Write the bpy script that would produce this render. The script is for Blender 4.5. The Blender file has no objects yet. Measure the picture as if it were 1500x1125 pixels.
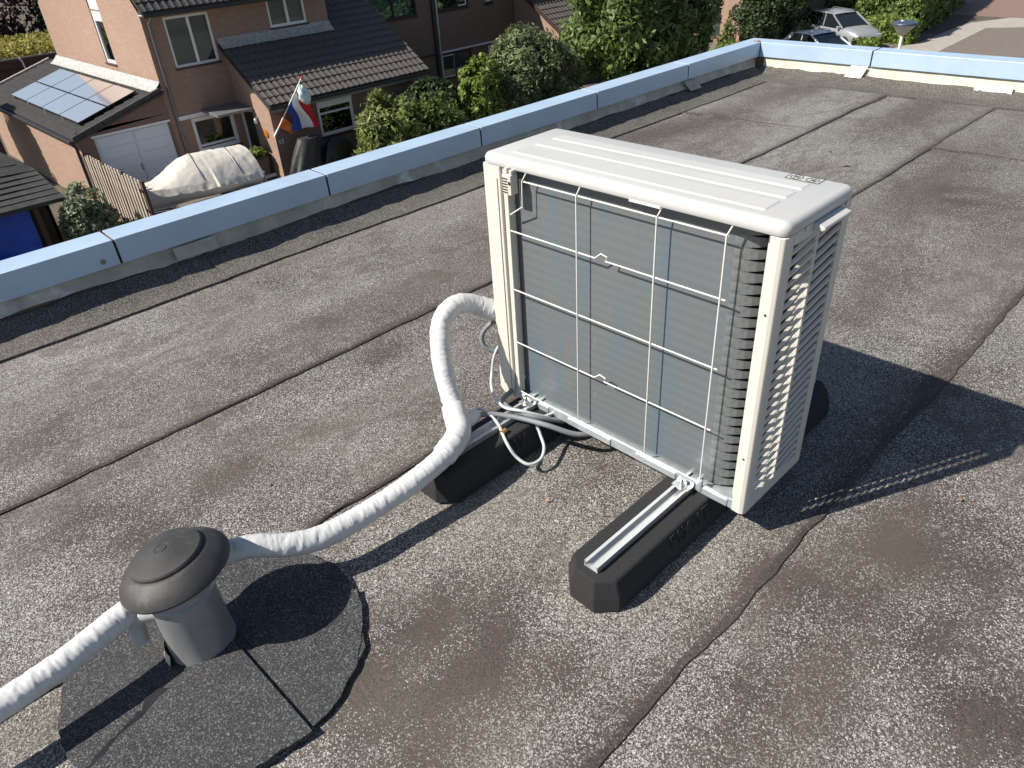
import bpy, bmesh, math, random
import numpy as np
from mathutils import Vector, Matrix, noise

scene = bpy.context.scene
COL = scene.collection
R_ = math.radians

# ------------------------------------------------------------------ camera
cam_d = bpy.data.cameras.new('camera')
cam_d.sensor_width = 36.0
cam_d.lens = 1067.6 / 1500 * 36
cam_d.clip_start = 0.05
cam_d.clip_end = 600
cam = bpy.data.objects.new('camera', cam_d)
COL.objects.link(cam)
_y, _p, _r = R_(-47.833), R_(33.511), R_(-4.029)
fwd = Vector((math.sin(_y) * math.cos(_p), math.cos(_y) * math.cos(_p), -math.sin(_p)))
rgt = Vector((math.cos(_y), -math.sin(_y), 0))
upv = rgt.cross(fwd)
r2 = math.cos(_r) * rgt + math.sin(_r) * upv
u2 = -math.sin(_r) * rgt + math.cos(_r) * upv
mw = Matrix(((r2.x, u2.x, -fwd.x, 0), (r2.y, u2.y, -fwd.y, 0), (r2.z, u2.z, -fwd.z, 1.472), (0, 0, 0, 1)))
cam.matrix_world = mw
scene.camera = cam

# ------------------------------------------------------------------ sky, sun, exposure
SUN = Vector((0.455, 0.94, -1.0)).normalized()      # direction the light travels
world = bpy.data.worlds.new('World')
scene.world = world
world.use_nodes = True
wn = world.node_tree
wn.nodes.clear()
sky = wn.nodes.new('ShaderNodeTexSky')
sky.sky_type = 'NISHITA'
sky.sun_disc = False
sky.sun_elevation = math.asin(-SUN.z)
sky.sun_rotation = math.atan2(-SUN.x, -SUN.y)
sky.air_density = 1.0
sky.dust_density = 0.6
bg = wn.nodes.new('ShaderNodeBackground')
bg.inputs[1].default_value = 0.067
wo = wn.nodes.new('ShaderNodeOutputWorld')
wn.links.new(sky.outputs[0], bg.inputs[0])
wn.links.new(bg.outputs[0], wo.inputs[0])
sun_d = bpy.data.lights.new('sun', 'SUN')
sun_d.energy = 5.0
sun_d.angle = R_(0.5)
sun_d.color = (1.0, 0.94, 0.84)
sun = bpy.data.objects.new('sun', sun_d)
COL.objects.link(sun)
sun.rotation_euler = SUN.to_track_quat('-Z', 'Y').to_euler()
sun.location = (-10, -20, 25)
scene.view_settings.view_transform = 'Standard'
scene.view_settings.look = 'None'
scene.view_settings.gamma = 1.0
scene.view_settings.use_curve_mapping = False
scene.view_settings.exposure = 0.6

random.seed(7)
rng = np.random.default_rng(7)
GZ = -5.9

# ------------------------------------------------------------------ helpers
def link(o, parent=None):
    COL.objects.link(o)
    if parent is not None:
        o.parent = parent
    return o

def tag(o, label, cat, group=None):
    o['label'] = label
    o['category'] = cat
    if group:
        o['group'] = group
    return o

def struct(o):
    o['kind'] = 'structure'
    return o

def thing(name, label, cat, loc=(0, 0, 0), rz=0.0, group=None):
    o = bpy.data.objects.new(name, None)
    COL.objects.link(o)
    o.empty_display_size = 0.2
    o.location = loc
    o.rotation_euler = (0, 0, rz)
    return tag(o, label, cat, group)

class MB:
    def __init__(s):
        s.v = []; s.f = []
    def add(s, vs, fs):
        b = len(s.v)
        s.v.extend([tuple(p) for p in vs])
        s.f.extend([tuple(i + b for i in q) for q in fs])
    def box(s, x0, x1, y0, y1, z0, z1):
        s.add([(x0, y0, z0), (x1, y0, z0), (x1, y1, z0), (x0, y1, z0), (x0, y0, z1), (x1, y0, z1), (x1, y1, z1), (x0, y1, z1)],
              [(0, 3, 2, 1), (4, 5, 6, 7), (0, 1, 5, 4), (1, 2, 6, 5), (2, 3, 7, 6), (3, 0, 4, 7)])
        return s
    def bar(s, a, b, w, h, up=(0, 0, 1)):
        a = Vector(a); b = Vector(b); d = (b - a).normalized(); up = Vector(up)
        sx = d.cross(up)
        if sx.length < 1e-5:
            sx = d.cross(Vector((1, 0, 0)))
        sx.normalize(); sz = sx.cross(d)
        o = []
        for p in (a, b):
            for i, j in ((-1, -1), (1, -1), (1, 1), (-1, 1)):
                o.append(p + sx * (i * w / 2) + sz * (j * h / 2))
        s.add(o, [(0, 1, 2, 3), (7, 6, 5, 4), (0, 4, 5, 1), (1, 5, 6, 2), (2, 6, 7, 3), (3, 7, 4, 0)])
        return s
    def tube(s, path, r, n=8, caps=True):
        path = [Vector(p) for p in path]
        m = len(path)
        rs = r if isinstance(r, (list, tuple)) else [r] * m
        ref = None; rings = []
        for i in range(m):
            d = (path[min(i + 1, m - 1)] - path[max(i - 1, 0)]).normalized()
            if ref is None:
                ref = Vector((0, 0, 1)) if abs(d.z) < .9 else Vector((1, 0, 0))
            a = (ref - d * ref.dot(d)).normalized()
            ref = a
            b = d.cross(a)
            rings.append([path[i] + (a * math.cos(2 * math.pi * k / n) + b * math.sin(2 * math.pi * k / n)) * rs[i] for k in range(n)])
        vs = [p for q in rings for p in q]
        fs = []
        for i in range(m - 1):
            for k in range(n):
                k2 = (k + 1) % n
                fs.append((i * n + k, i * n + k2, (i + 1) * n + k2, (i + 1) * n + k))
        if caps:
            fs.append(tuple(range(n))[::-1]); fs.append(tuple((m - 1) * n + k for k in range(n)))
        s.add(vs, fs)
        return s
    def lathe(s, prof, n=32, c=(0, 0, 0)):
        vs = []; fs = []
        for r, z in prof:
            for k in range(n):
                a = 2 * math.pi * k / n
                vs.append((c[0] + r * math.cos(a), c[1] + r * math.sin(a), c[2] + z))
        for i in range(len(prof) - 1):
            for k in range(n):
                k2 = (k + 1) % n
                fs.append((i * n + k, i * n + k2, (i + 1) * n + k2, (i + 1) * n + k))
        fs.append(tuple(range(n))[::-1])
        fs.append(tuple((len(prof) - 1) * n + k for k in range(n)))
        s.add(vs, fs)
        return s
    def prism(s, pts, a, b, axis='y'):
        n = len(pts); vs = []
        for t in (a, b):
            for p in pts:
                if axis == 'y': vs.append((p[0], t, p[1]))
                elif axis == 'x': vs.append((t, p[0], p[1]))
                else: vs.append((p[0], p[1], t))
        fs = [tuple(range(n)), tuple(range(2 * n - 1, n - 1, -1))]
        for i in range(n):
            j = (i + 1) % n
            fs.append((i, i + n, j + n, j))
        s.add(vs, fs)
        return s
    def grid(s, fn, nu, nv):
        vs = [fn(i / nu, j / nv) for j in range(nv + 1) for i in range(nu + 1)]
        w = nu + 1
        s.add(vs, [(j * w + i, j * w + i + 1, (j + 1) * w + i + 1, (j + 1) * w + i) for j in range(nv) for i in range(nu)])
        return s
    def mesh(s, name, mat=None, smooth=False, bevel=0, seg=2, ang=30):
        me = bpy.data.meshes.new(name)
        me.from_pydata(s.v, [], s.f)
        bm = bmesh.new(); bm.from_mesh(me)
        bmesh.ops.recalc_face_normals(bm, faces=bm.faces)
        if bevel:
            es = [e for e in bm.edges if len(e.link_faces) == 2 and e.calc_face_angle(0) > R_(ang)]
            bmesh.ops.bevel(bm, geom=es, offset=bevel, segments=seg, affect='EDGES', profile=0.5, clamp_overlap=True)
        bm.to_mesh(me); bm.free()
        if smooth:
            for p in me.polygons: p.use_smooth = True
            try:
                me.set_sharp_from_angle(angle=R_(smooth if smooth is not True else 40))
            except Exception:
                pass
        if mat: me.materials.append(mat)
        return me
    def build(s, name, mat, parent=None, off=None, **k):
        o = bpy.data.objects.new(name, s.mesh(name, mat, **k))
        link(o, parent)
        if off is not None:
            o.location = off
        elif parent is not None and parent.get('abs'):
            o.location = -parent.location
        return o

def abs_thing(name, label, cat, loc, group=None):
    """Empty whose children are written in world coordinates."""
    t = thing(name, label, cat, loc, 0, group)
    t['abs'] = 1
    return t

def sub(mb, name, mat, parent, **k):
    """sub-part under a part that already carries the offset"""
    o = bpy.data.objects.new(name, mb.mesh(name, mat, **k))
    return link(o, parent)

def smooth_path(pts, n=10):
    pts = [Vector(p) for p in pts]
    out = []
    for i in range(len(pts) - 1):
        p0 = pts[max(i - 1, 0)]; p1 = pts[i]; p2 = pts[i + 1]; p3 = pts[min(i + 2, len(pts) - 1)]
        for k in range(n):
            t = k / n
            out.append(0.5 * ((2 * p1) + (-p0 + p2) * t + (2 * p0 - 5 * p1 + 4 * p2 - p3) * t * t + (-p0 + 3 * p1 - 3 * p2 + p3) * t ** 3))
    out.append(pts[-1])
    return out

# ------------------------------------------------------------------ materials
class NT:
    def __init__(s, name):
        s.m = bpy.data.materials.new(name); s.m.use_nodes = True
        s.t = s.m.node_tree; s.n = s.t.nodes; s.b = s.n['Principled BSDF']
        s.out = s.n['Material Output']
    def new(s, t, **k):
        x = s.n.new(t)
        for a, b in k.items(): setattr(x, a, b)
        return x
    def l(s, a, b): s.t.links.new(a, b)
    def co(s):
        if not hasattr(s, '_co'): s._co = s.new('ShaderNodeTexCoord').outputs['Object']
        return s._co
    def mapping(s, scale=(1, 1, 1), vec=None):
        m = s.new('ShaderNodeMapping'); s.l(vec or s.co(), m.inputs[0]); m.inputs[3].default_value = scale
        return m.outputs[0]
    def noise(s, scale, detail=4, rough=.55, vec=None):
        x = s.new('ShaderNodeTexNoise'); x.inputs['Scale'].default_value = scale; x.inputs['Detail'].default_value = detail
        x.inputs['Roughness'].default_value = rough
        s.l(vec or s.co(), x.inputs['Vector'])
        return x.outputs['Fac']
    def ramp(s, fac, stops):
        r = s.new('ShaderNodeValToRGB'); e = r.color_ramp.elements
        while len(e) < len(stops): e.new(.5)
        for i, (p, c) in enumerate(stops):
            e[i].position = p; e[i].color = (c if len(c) == 4 else (*c, 1)) if not isinstance(c, float) else (c, c, c, 1)
        s.l(fac, r.inputs[0])
        return r.outputs[0]
    def math(s, op, a, b=None, clamp=False):
        x = s.new('ShaderNodeMath', operation=op); x.use_clamp = clamp
        for i, q in enumerate((a, b)):
            if q is None: continue
            if isinstance(q, (int, float)): x.inputs[i].default_value = q
            else: s.l(q, x.inputs[i])
        return x.outputs[0]
    def mix(s, fac, a, b, mode='MIX'):
        x = s.new('ShaderNodeMix', data_type='RGBA', blend_type=mode)
        for i, q in ((0, fac), (6, a), (7, b)):
            if isinstance(q, (int, float)): x.inputs[i].default_value = q
            elif isinstance(q, tuple): x.inputs[i].default_value = (*q, 1)
            else: s.l(q, x.inputs[i])
        return x.outputs[2]
    def bump(s, h, strength=.3, dist=.01):
        x = s.new('ShaderNodeBump'); x.inputs['Strength'].default_value = strength; x.inputs['Distance'].default_value = dist
        s.l(h, x.inputs['Height']); s.l(x.outputs[0], s.b.inputs['Normal'])
    def fin(s, col=None, rough=None, metal=None):
        if col is not None:
            if isinstance(col, tuple): s.b.inputs['Base Color'].default_value = (*col, 1)
            else: s.l(col, s.b.inputs['Base Color'])
        if rough is not None:
            if isinstance(rough, float): s.b.inputs['Roughness'].default_value = rough
            else: s.l(rough, s.b.inputs['Roughness'])
        if metal is not None: s.b.inputs['Metallic'].default_value = metal
        return s.m

def pmat(name, col, rough=.6, metal=0.0, var=.15, vs=4.0, bump=0.0, bs=60.0, bd=.004, dirt=None, spec=None):
    n = NT(name)
    a = n.noise(vs, 6, .6)
    d = tuple(max(0, c * (1 - var)) for c in col); e = tuple(min(1, c * (1 + var * .7)) for c in col)
    c = n.ramp(a, [(.3, d), (.7, e)])
    if dirt:
        q = n.ramp(n.noise(dirt[1], 8, .7), [(dirt[2], 0.0), (dirt[2] + .18, 1.0)])
        c = n.mix(q, c, dirt[0])
    if bump:
        n.bump(n.noise(bs, 4, .6), bump, bd)
    if spec is not None: n.b.inputs['Specular IOR Level'].default_value = spec
    return n.fin(c, rough, metal)

def roof_mat(name, light, bare, scale=360., base=0.64, attr=True, tint=None, dark=(.022, .02, .019)):
    n = NT(name)
    v = n.new('ShaderNodeTexVoronoi'); v.inputs['Scale'].default_value = scale
    n.l(n.co(), v.inputs['Vector'])
    sep = n.new('ShaderNodeSeparateColor'); n.l(v.outputs['Color'], sep.inputs[0])
    g1, g2 = sep.outputs[0], sep.outputs[1]
    dens = n.math('ADD', n.math('MULTIPLY', n.math('SUBTRACT', n.noise(7, 7, .62), .5), .55), base)
    dens = n.math('ADD', dens, n.math('MULTIPLY', n.math('SUBTRACT', n.noise(70, 3, .6), .5), .16))
    if attr:
        at = n.new('ShaderNodeAttribute'); at.attribute_name = 'wear'
        dens = n.math('SUBTRACT', dens, at.outputs['Fac'])
    m = n.math('MULTIPLY', n.math('SUBTRACT', dens, g1), 9.0, True)
    gc = n.ramp(g2, [(0, tuple(c * .42 for c in light)), (.55, tuple(c * .85 for c in light)), (.9, tuple(min(1, c * 1.5) for c in light)), (1, tuple(min(1, c * 2.1) for c in light))])
    bare_c = n.ramp(n.noise(3.2, 5, .6), [(.3, tuple(c * .7 for c in bare)), (.7, tuple(c * 1.2 for c in bare))])
    bare_c = n.mix(n.ramp(n.noise(260, 2, .5), [(.35, 1.0), (.6, 0.0)]), bare_c, dark)
    c = n.mix(m, bare_c, gc)
    # moss-grey veil, large and soft
    c = n.mix(n.math('MULTIPLY', n.ramp(n.noise(1.7, 4, .5), [(.42, 0.0), (.7, 1.0)]), .30), c, tint or (.16, .15, .125))
    if attr:
        tide = n.ramp(n.noise(1.3, 6, .6, n.mapping((1.0, .45, 1))), [(.47, 0.0), (.495, .5), (.51, 0.0)])
        c = n.mix(tide, c, (.07, .057, .048))
        st = n.ramp(n.noise(1.0, 5, .6, n.mapping((3.2, .5, 1))), [(.5, 0.0), (.72, .55)])
        c = n.mix(st, c, (.092, .073, .060))
    n.bump(n.math('ADD', n.math('MULTIPLY', m, .6), n.math('MULTIPLY', g2, .5)), .55, .0025)
    return n.fin(c, .9)

M = {}
M['roof'] = roof_mat('mineral_roofing', (.292, .284, .268), (.084, .066, .056))
M['bead'] = roof_mat('seam_bitumen', (.21, .195, .175), (.082, .066, .057), base=.14, attr=False, tint=(.06, .05, .043))
M['patch'] = roof_mat('dark_mineral_patch', (.105, .106, .112), (.026, .026, .029), scale=400., base=.42, attr=False, tint=(.05, .05, .052))
M['upstand'] = roof_mat('old_upstand_roofing', (.20, .19, .17), (.06, .052, .045), base=.42, attr=False)
M['bitumen'] = pmat('brown_bitumen', (.052, .043, .038), .75, var=.5, vs=14, bump=.4, bs=70)
M['black_bitumen'] = pmat('black_bitumen', (.02, .02, .022), .35, var=.4, vs=12, bump=.3, bs=40)
M['trim'] = pmat('blue_grey_aluminium', (.40, .515, .655), .36, .12, var=.10, vs=3.5, bump=.05, bs=5, bd=.006, dirt=((.33, .39, .46), 12, .60))
M['trimgap'] = pmat('trim_joint_black', (.015, .016, .018), .8)
M['flash'] = pmat('cream_flashing', (.56, .52, .42), .7, var=.22, vs=9, bump=.25, bs=30, dirt=((.20, .18, .14), 6, .55))
M['flash_s'] = pmat('grey_lead_flashing', (.40, .375, .32), .6, .0, var=.3, vs=7, bump=.3, bs=25, dirt=((.70, .71, .72), 4, .55))
M['whitepatch'] = pmat('white_sealant_patch', (.72, .72, .71), .6, var=.12, vs=20, bump=.4, bs=30)
M['ivory'] = pmat('ivory_paint', (.59, .565, .51), .38, var=.03, vs=6, dirt=((.60, .545, .44), 30, .68))
M['ivory2'] = pmat('ivory_paint_lid', (.50, .495, .485), .36, var=.03, vs=5, dirt=((.62, .58, .52), 24, .69))
M['wire'] = pmat('white_coated_wire', (.66, .64, .60), .4, var=.04)
M['galv'] = pmat('galvanised_steel', (.52, .57, .60), .42, .55, var=.2, vs=25)
M['alu'] = pmat('aluminium_rail', (.74, .75, .76), .33, .75, var=.06, vs=12)
M['steel'] = pmat('zinc_bolt', (.62, .64, .64), .3, .9, var=.1, vs=30)
M['copper'] = pmat('brass_plug', (.55, .33, .12), .4, .7)
M['rubber'] = pmat('recycled_rubber', (.023, .023, .024), .88, var=.6, vs=260, bump=1.0, bs=300, bd=.004, dirt=((.06, .06, .06), 420, .60))
M['wrap'] = pmat('white_pipe_wrap', (.60, .60, .60), .42, var=.07, vs=14, bump=.22, bs=34, bd=.004, dirt=((.42, .40, .37), 15, .66))
M['cable_l'] = pmat('pale_grey_cable', (.50, .53, .53), .5, var=.06)
M['cable_d'] = pmat('grey_conduit', (.19, .20, .215), .55, var=.12, vs=20)
M['pvc'] = pmat('grey_pvc', (.36, .365, .365), .36, .55, var=.12, vs=14, dirt=((.34, .34, .33), 26, .63))
M['pvc_l'] = pmat('pale_pvc', (.42, .43, .42), .45, var=.1, vs=14)
M['cap'] = pmat('faded_black_plastic', (.038, .037, .037), .6, var=.3, vs=16, bump=.12, bs=140, dirt=((.105, .102, .098), 14, .54))
M['dark'] = pmat('dark_interior', (.012, .012, .013), .9)
M['ink'] = pmat('black_print', (.03, .03, .035), .6)
def coil_mat():
    n = NT('coil_fins')
    w = n.new('ShaderNodeTexWave', wave_type='BANDS', bands_direction='X'); w.inputs['Scale'].default_value = 130; w.inputs['Distortion'].default_value = .6
    n.l(n.co(), w.inputs['Vector'])
    w2 = n.new('ShaderNodeTexWave', wave_type='BANDS', bands_direction='Z'); w2.inputs['Scale'].default_value = 11.5; w2.inputs['Distortion'].default_value = .3
    n.l(n.co(), w2.inputs['Vector'])
    c = n.ramp(w.outputs['Fac'], [(.0, (.105, .125, .135)), (1, (.205, .225, .235))])
    c = n.mix(n.math('MULTIPLY', w2.outputs['Fac'], .16), c, (.26, .29, .30))
    st = n.noise(1.0, 5, .6, n.mapping((9, 9, 1.6)))
    c = n.mix(n.ramp(st, [(.5, 0.0), (.74, .42)]), c, (.215, .195, .185))
    c = n.mix(n.ramp(n.noise(1.0, 3, .5, n.mapping((14, 5, 2.4))), [(.48, 0.0), (.72, .6)]), c, (.12, .185, .235))
    c = n.mix(n.ramp(n.noise(1.0, 6, .7, n.mapping((120, 40, 7))), [(.66, 0.0), (.74, .6)]), c, (.36, .38, .38))  # sparse light streaks: glints on the fins put into the colour
    return n.fin(c, .5, .35)
M['coil'] = coil_mat()
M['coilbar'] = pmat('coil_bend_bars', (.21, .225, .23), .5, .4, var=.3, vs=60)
M['coilshade'] = pmat('coil_bend_shade', (.014, .015, .016), .6, .2, var=.4, vs=60)  # near-black colour stands in for shade in the gaps of the bend

def brick_mat(name, c1, c2, mortar):
    n = NT(name)
    s = n.new('ShaderNodeSeparateXYZ'); n.l(n.co(), s.inputs[0])
    cb = n.new('ShaderNodeCombineXYZ'); n.l(n.math('ADD', s.outputs[0], s.outputs[1]), cb.inputs[0]); n.l(s.outputs[2], cb.inputs[1])
    b = n.new('ShaderNodeTexBrick'); n.l(cb.outputs[0], b.inputs['Vector'])
    b.inputs['Scale'].default_value = 1; b.inputs['Brick Width'].default_value = .22; b.inputs['Row Height'].default_value = .0625
    b.inputs['Mortar Size'].default_value = .006; b.inputs['Color1'].default_value = (*c1, 1); b.inputs['Color2'].default_value = (*c2, 1)
    b.inputs['Mortar'].default_value = (*mortar, 1)
    c = n.mix(n.math('MULTIPLY', n.noise(1.2, 6, .65), .5), b.outputs['Color'], tuple(x * .55 for x in c1))
    c = n.mix(n.ramp(n.noise(1.0, 3, .6, n.mapping((1.6, 1.6, 14))), [(.35, .38), (.65, 0.0)]), c, tuple(x * .62 for x in c1))
    c = n.mix(n.ramp(n.noise(1.0, 2, .6, n.mapping((5, 5, 16))), [(.6, 0.0), (.75, .3)]), c, tuple(min(1, x * 1.45) for x in c1))
    n.bump(b.outputs['Fac'], -.3, .01)
    return n.fin(c, .85)
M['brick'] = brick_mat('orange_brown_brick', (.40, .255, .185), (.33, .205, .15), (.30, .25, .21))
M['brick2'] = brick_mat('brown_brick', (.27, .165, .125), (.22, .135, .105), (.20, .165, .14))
M['tile'] = pmat('dark_concrete_tile', (.085, .073, .066), .7, var=.35, vs=7, bump=.2, bs=40, dirt=((.17, .155, .135), 20, .62))
M['tile_b'] = pmat('black_concrete_tile', (.042, .04, .04), .65, var=.4, vs=7, bump=.2, bs=40, dirt=((.15, .14, .12), 14, .66))
M['white'] = pmat('white_window_paint', (.78, .79, .80), .4, var=.03)
M['gdoor'] = pmat('pale_blue_white_door', (.62, .68, .76), .4, var=.04, vs=2)
M['brownframe'] = pmat('dark_brown_frame', (.05, .03, .025), .5, var=.2)
M['lead'] = pmat('pale_lead_sheet', (.40, .40, .39), .6, .0, var=.4, vs=11, bump=.9, bs=12, bd=.05, dirt=((.20, .19, .17), 9, .58))
M['zinc'] = pmat('zinc_downpipe', (.20, .21, .23), .45, .4, var=.1)
M['gutter'] = pmat('black_gutter', (.022, .022, .024), .5)
M['curtain'] = pmat('pale_curtain', (.62, .64, .62), .8, var=.12, vs=9)
M['curtain_g'] = pmat('green_curtain', (.30, .42, .40), .8, var=.15, vs=9)
M['blind'] = pmat('grey_blind', (.33, .34, .35), .8, var=.1, vs=6)
M['room'] = pmat('dark_room', (.03, .028, .027), .9, var=.5, vs=2)
def glass_mat():
    n = NT('window_glass')
    g = n.new('ShaderNodeBsdfGlossy'); g.inputs['Roughness'].default_value = .02
    t = n.new('ShaderNodeBsdfTransparent'); t.inputs[0].default_value = (.72, .78, .78, 1)
    f = n.new('ShaderNodeFresnel'); f.inputs[0].default_value = 1.6
    m = n.new('ShaderNodeMixShader')
    n.l(n.math('ADD', n.math('MULTIPLY', f.outputs[0], .75), .03, True), m.inputs[0]); n.l(t.outputs[0], m.inputs[1]); n.l(g.outputs[0], m.inputs[2])
    n.l(m.outputs[0], n.out.inputs[0])
    return n.m
M['glass'] = glass_mat()
def solar_mat():
    n = NT('solar_glass')
    n.b.inputs['Coat Weight'].default_value = 1.0; n.b.inputs['Coat Roughness'].default_value = .05
    return n.fin((.80, .80, .82), .14, .72)
M['solar'] = solar_mat()
M['blackframe'] = pmat('black_metal_frame', (.012, .012, .013), .45)
M['pave'] = None
def pave_mat(name, c1, c2, mo, w=.21, h=.105):
    n = NT(name)
    b = n.new('ShaderNodeTexBrick'); n.l(n.co(), b.inputs['Vector'])
    b.inputs['Scale'].default_value = 1; b.inputs['Brick Width'].default_value = w; b.inputs['Row Height'].default_value = h
    b.inputs['Mortar Size'].default_value = .006; b.inputs['Color1'].default_value = (*c1, 1); b.inputs['Color2'].default_value = (*c2, 1)
    b.inputs['Mortar'].default_value = (*mo, 1)
    c = n.mix(n.math('MULTIPLY', n.noise(.8, 6, .65), .6), b.outputs['Color'], tuple(x * .7 for x in c1))
    n.bump(b.outputs['Fac'], -.3, .01)
    return n.fin(c, .9)
M['pave'] = pave_mat('brown_clinker_paving', (.20, .165, .14), (.155, .125, .11), (.11, .10, .09))
M['pave_red'] = pave_mat('red_clinker_paving', (.26, .165, .14), (.21, .13, .11), (.14, .11, .10))
M['flag'] = pave_mat('pale_paving_slab', (.40, .36, .32), (.34, .31, .28), (.2, .18, .16), .3, .3)
M['soil'] = pmat('garden_soil', (.09, .075, .055), .95, var=.4, vs=2, bump=.4, bs=8, bd=.05)
M['wood'] = pmat('weathered_slat', (.40, .34, .27), .8, var=.25, vs=6, bump=.3, bs=40)
M['wood_d'] = pmat('brown_boarding', (.075, .042, .03), .7, var=.35, vs=4, bump=.2, bs=30)
M['hutroof'] = pmat('dark_felt_shingle', (.045, .047, .045), .85, var=.35, vs=5, bump=.4, bs=60, dirt=((.10, .105, .095), 11, .64))
M['tarp'] = pmat('blue_tarp', (.010, .075, .46), .4, var=.15, vs=4)
M['cover'] = pmat('beige_boat_cover', (.56, .53, .475), .75, var=.08, vs=5, bump=.4, bs=7, bd=.03, dirt=((.45, .34, .25), 4, .7))
M['hull'] = pmat('grey_hull', (.33, .36, .42), .35, var=.06)
M['hull_w'] = pmat('white_hull', (.72, .74, .76), .3, var=.04)
M['blackcloth'] = pmat('black_cover_cloth', (.014, .014, .016), .38, var=.4, vs=6, bump=.5, bs=9, bd=.03)
M['greycloth'] = pmat('grey_black_cover', (.034, .034, .036), .6, var=.4, vs=7, bump=.5, bs=9, bd=.03)
M['red'] = pmat('flag_red', (.55, .02, .03), .75, var=.08)
M['fwhite'] = pmat('flag_white', (.78, .79, .80), .75, var=.05)
M['fblue'] = pmat('flag_blue', (.02, .06, .32), .75, var=.08)
M['orange'] = pmat('pennant_orange', (.80, .20, .03), .75, var=.08)
M['bag'] = pmat('pale_blue_bag', (.55, .70, .74), .6, var=.15, vs=20)
M['plate'] = pmat('house_number_white', (.75, .76, .77), .4)
M['amber'] = pmat('amber_disc', (.42, .13, .02), .35, var=.2, vs=20)
M['planter'] = pmat('grey_planter', (.10, .095, .09), .6, var=.1)
M['bark'] = pmat('bark', (.12, .09, .065), .9, var=.4, vs=9, bump=.6, bs=25, bd=.02)
M['carsilver'] = pmat('silver_car_paint', (.50, .51, .52), .28, .55, var=.02)
M['carwhite'] = pmat('white_car_paint', (.72, .73, .75), .25, .1, var=.02)
M['carblack'] = pmat('black_car_trim', (.012, .012, .013), .4)
M['carglass'] = pmat('car_glass', (.012, .016, .018), .05, var=.1, spec=.8)
M['tyre'] = pmat('tyre_rubber', (.018, .018, .018), .85)
M['rim'] = pmat('alloy_rim', (.45, .46, .47), .35, .8)
M['lampglass'] = pmat('headlight_lens', (.55, .57, .58), .12, var=.1)
M['yellowplate'] = pmat('yellow_number_plate', (.70, .48, .03), .5)
M['lampwhite'] = pmat('lamp_post_paint', (.70, .71, .70), .4, var=.04)
M['lampshade'] = pmat('lamp_diffuser', (.50, .49, .43), .4, var=.08)
M['lampcap'] = pmat('lamp_blue_cap', (.05, .065, .11), .4, var=.1)
M['leafbit'] = pmat('dry_leaf', (.30, .20, .13), .8, var=.3, vs=40)
M['yellowmoss'] = pmat('yellow_moss', (.26, .20, .04), .95, var=.4, vs=60)

def leaf_mat(name, c, var=.45):
    n = NT(name)
    g = n.new('ShaderNodeAttribute'); g.attribute_name = 'shade'
    a = tuple(x * (1 - var) for x in c); b = tuple(min(1, x * (1 + var)) for x in c)
    col = n.ramp(g.outputs['Fac'], [(0, a), (.6, c), (1, b)])
    n.l(col, n.b.inputs['Base Color'])
    n.b.inputs['Roughness'].default_value = .5
    tr = n.new('ShaderNodeBsdfTranslucent'); n.l(col, tr.inputs[0])
    mx = n.new('ShaderNodeMixShader'); mx.inputs[0].default_value = .42
    n.l(n.b.outputs[0], mx.inputs[1]); n.l(tr.outputs[0], mx.inputs[2]); n.l(mx.outputs[0], n.out.inputs[0])
    return n.m
M['leaf'] = leaf_mat('leaf_mid_green', (.16, .23, .06))
M['leaf_l'] = leaf_mat('leaf_bright_green', (.19, .26, .05))
M['leaf_y'] = leaf_mat('leaf_yellow_green', (.20, .24, .065))
M['leaf_d'] = leaf_mat('leaf_dark_green', (.05, .085, .028))
M['leaf_o'] = leaf_mat('leaf_olive', (.15, .195, .085))
M['leaf_p'] = leaf_mat('leaf_purple', (.040, .018, .026))
M['leaf_g'] = leaf_mat('leaf_grey_green', (.20, .25, .15))
M['sedum'] = leaf_mat('sedum_straw', (.30, .27, .06))
M['fl_red'] = pmat('red_petals', (.60, .02, .02), .6)

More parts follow.
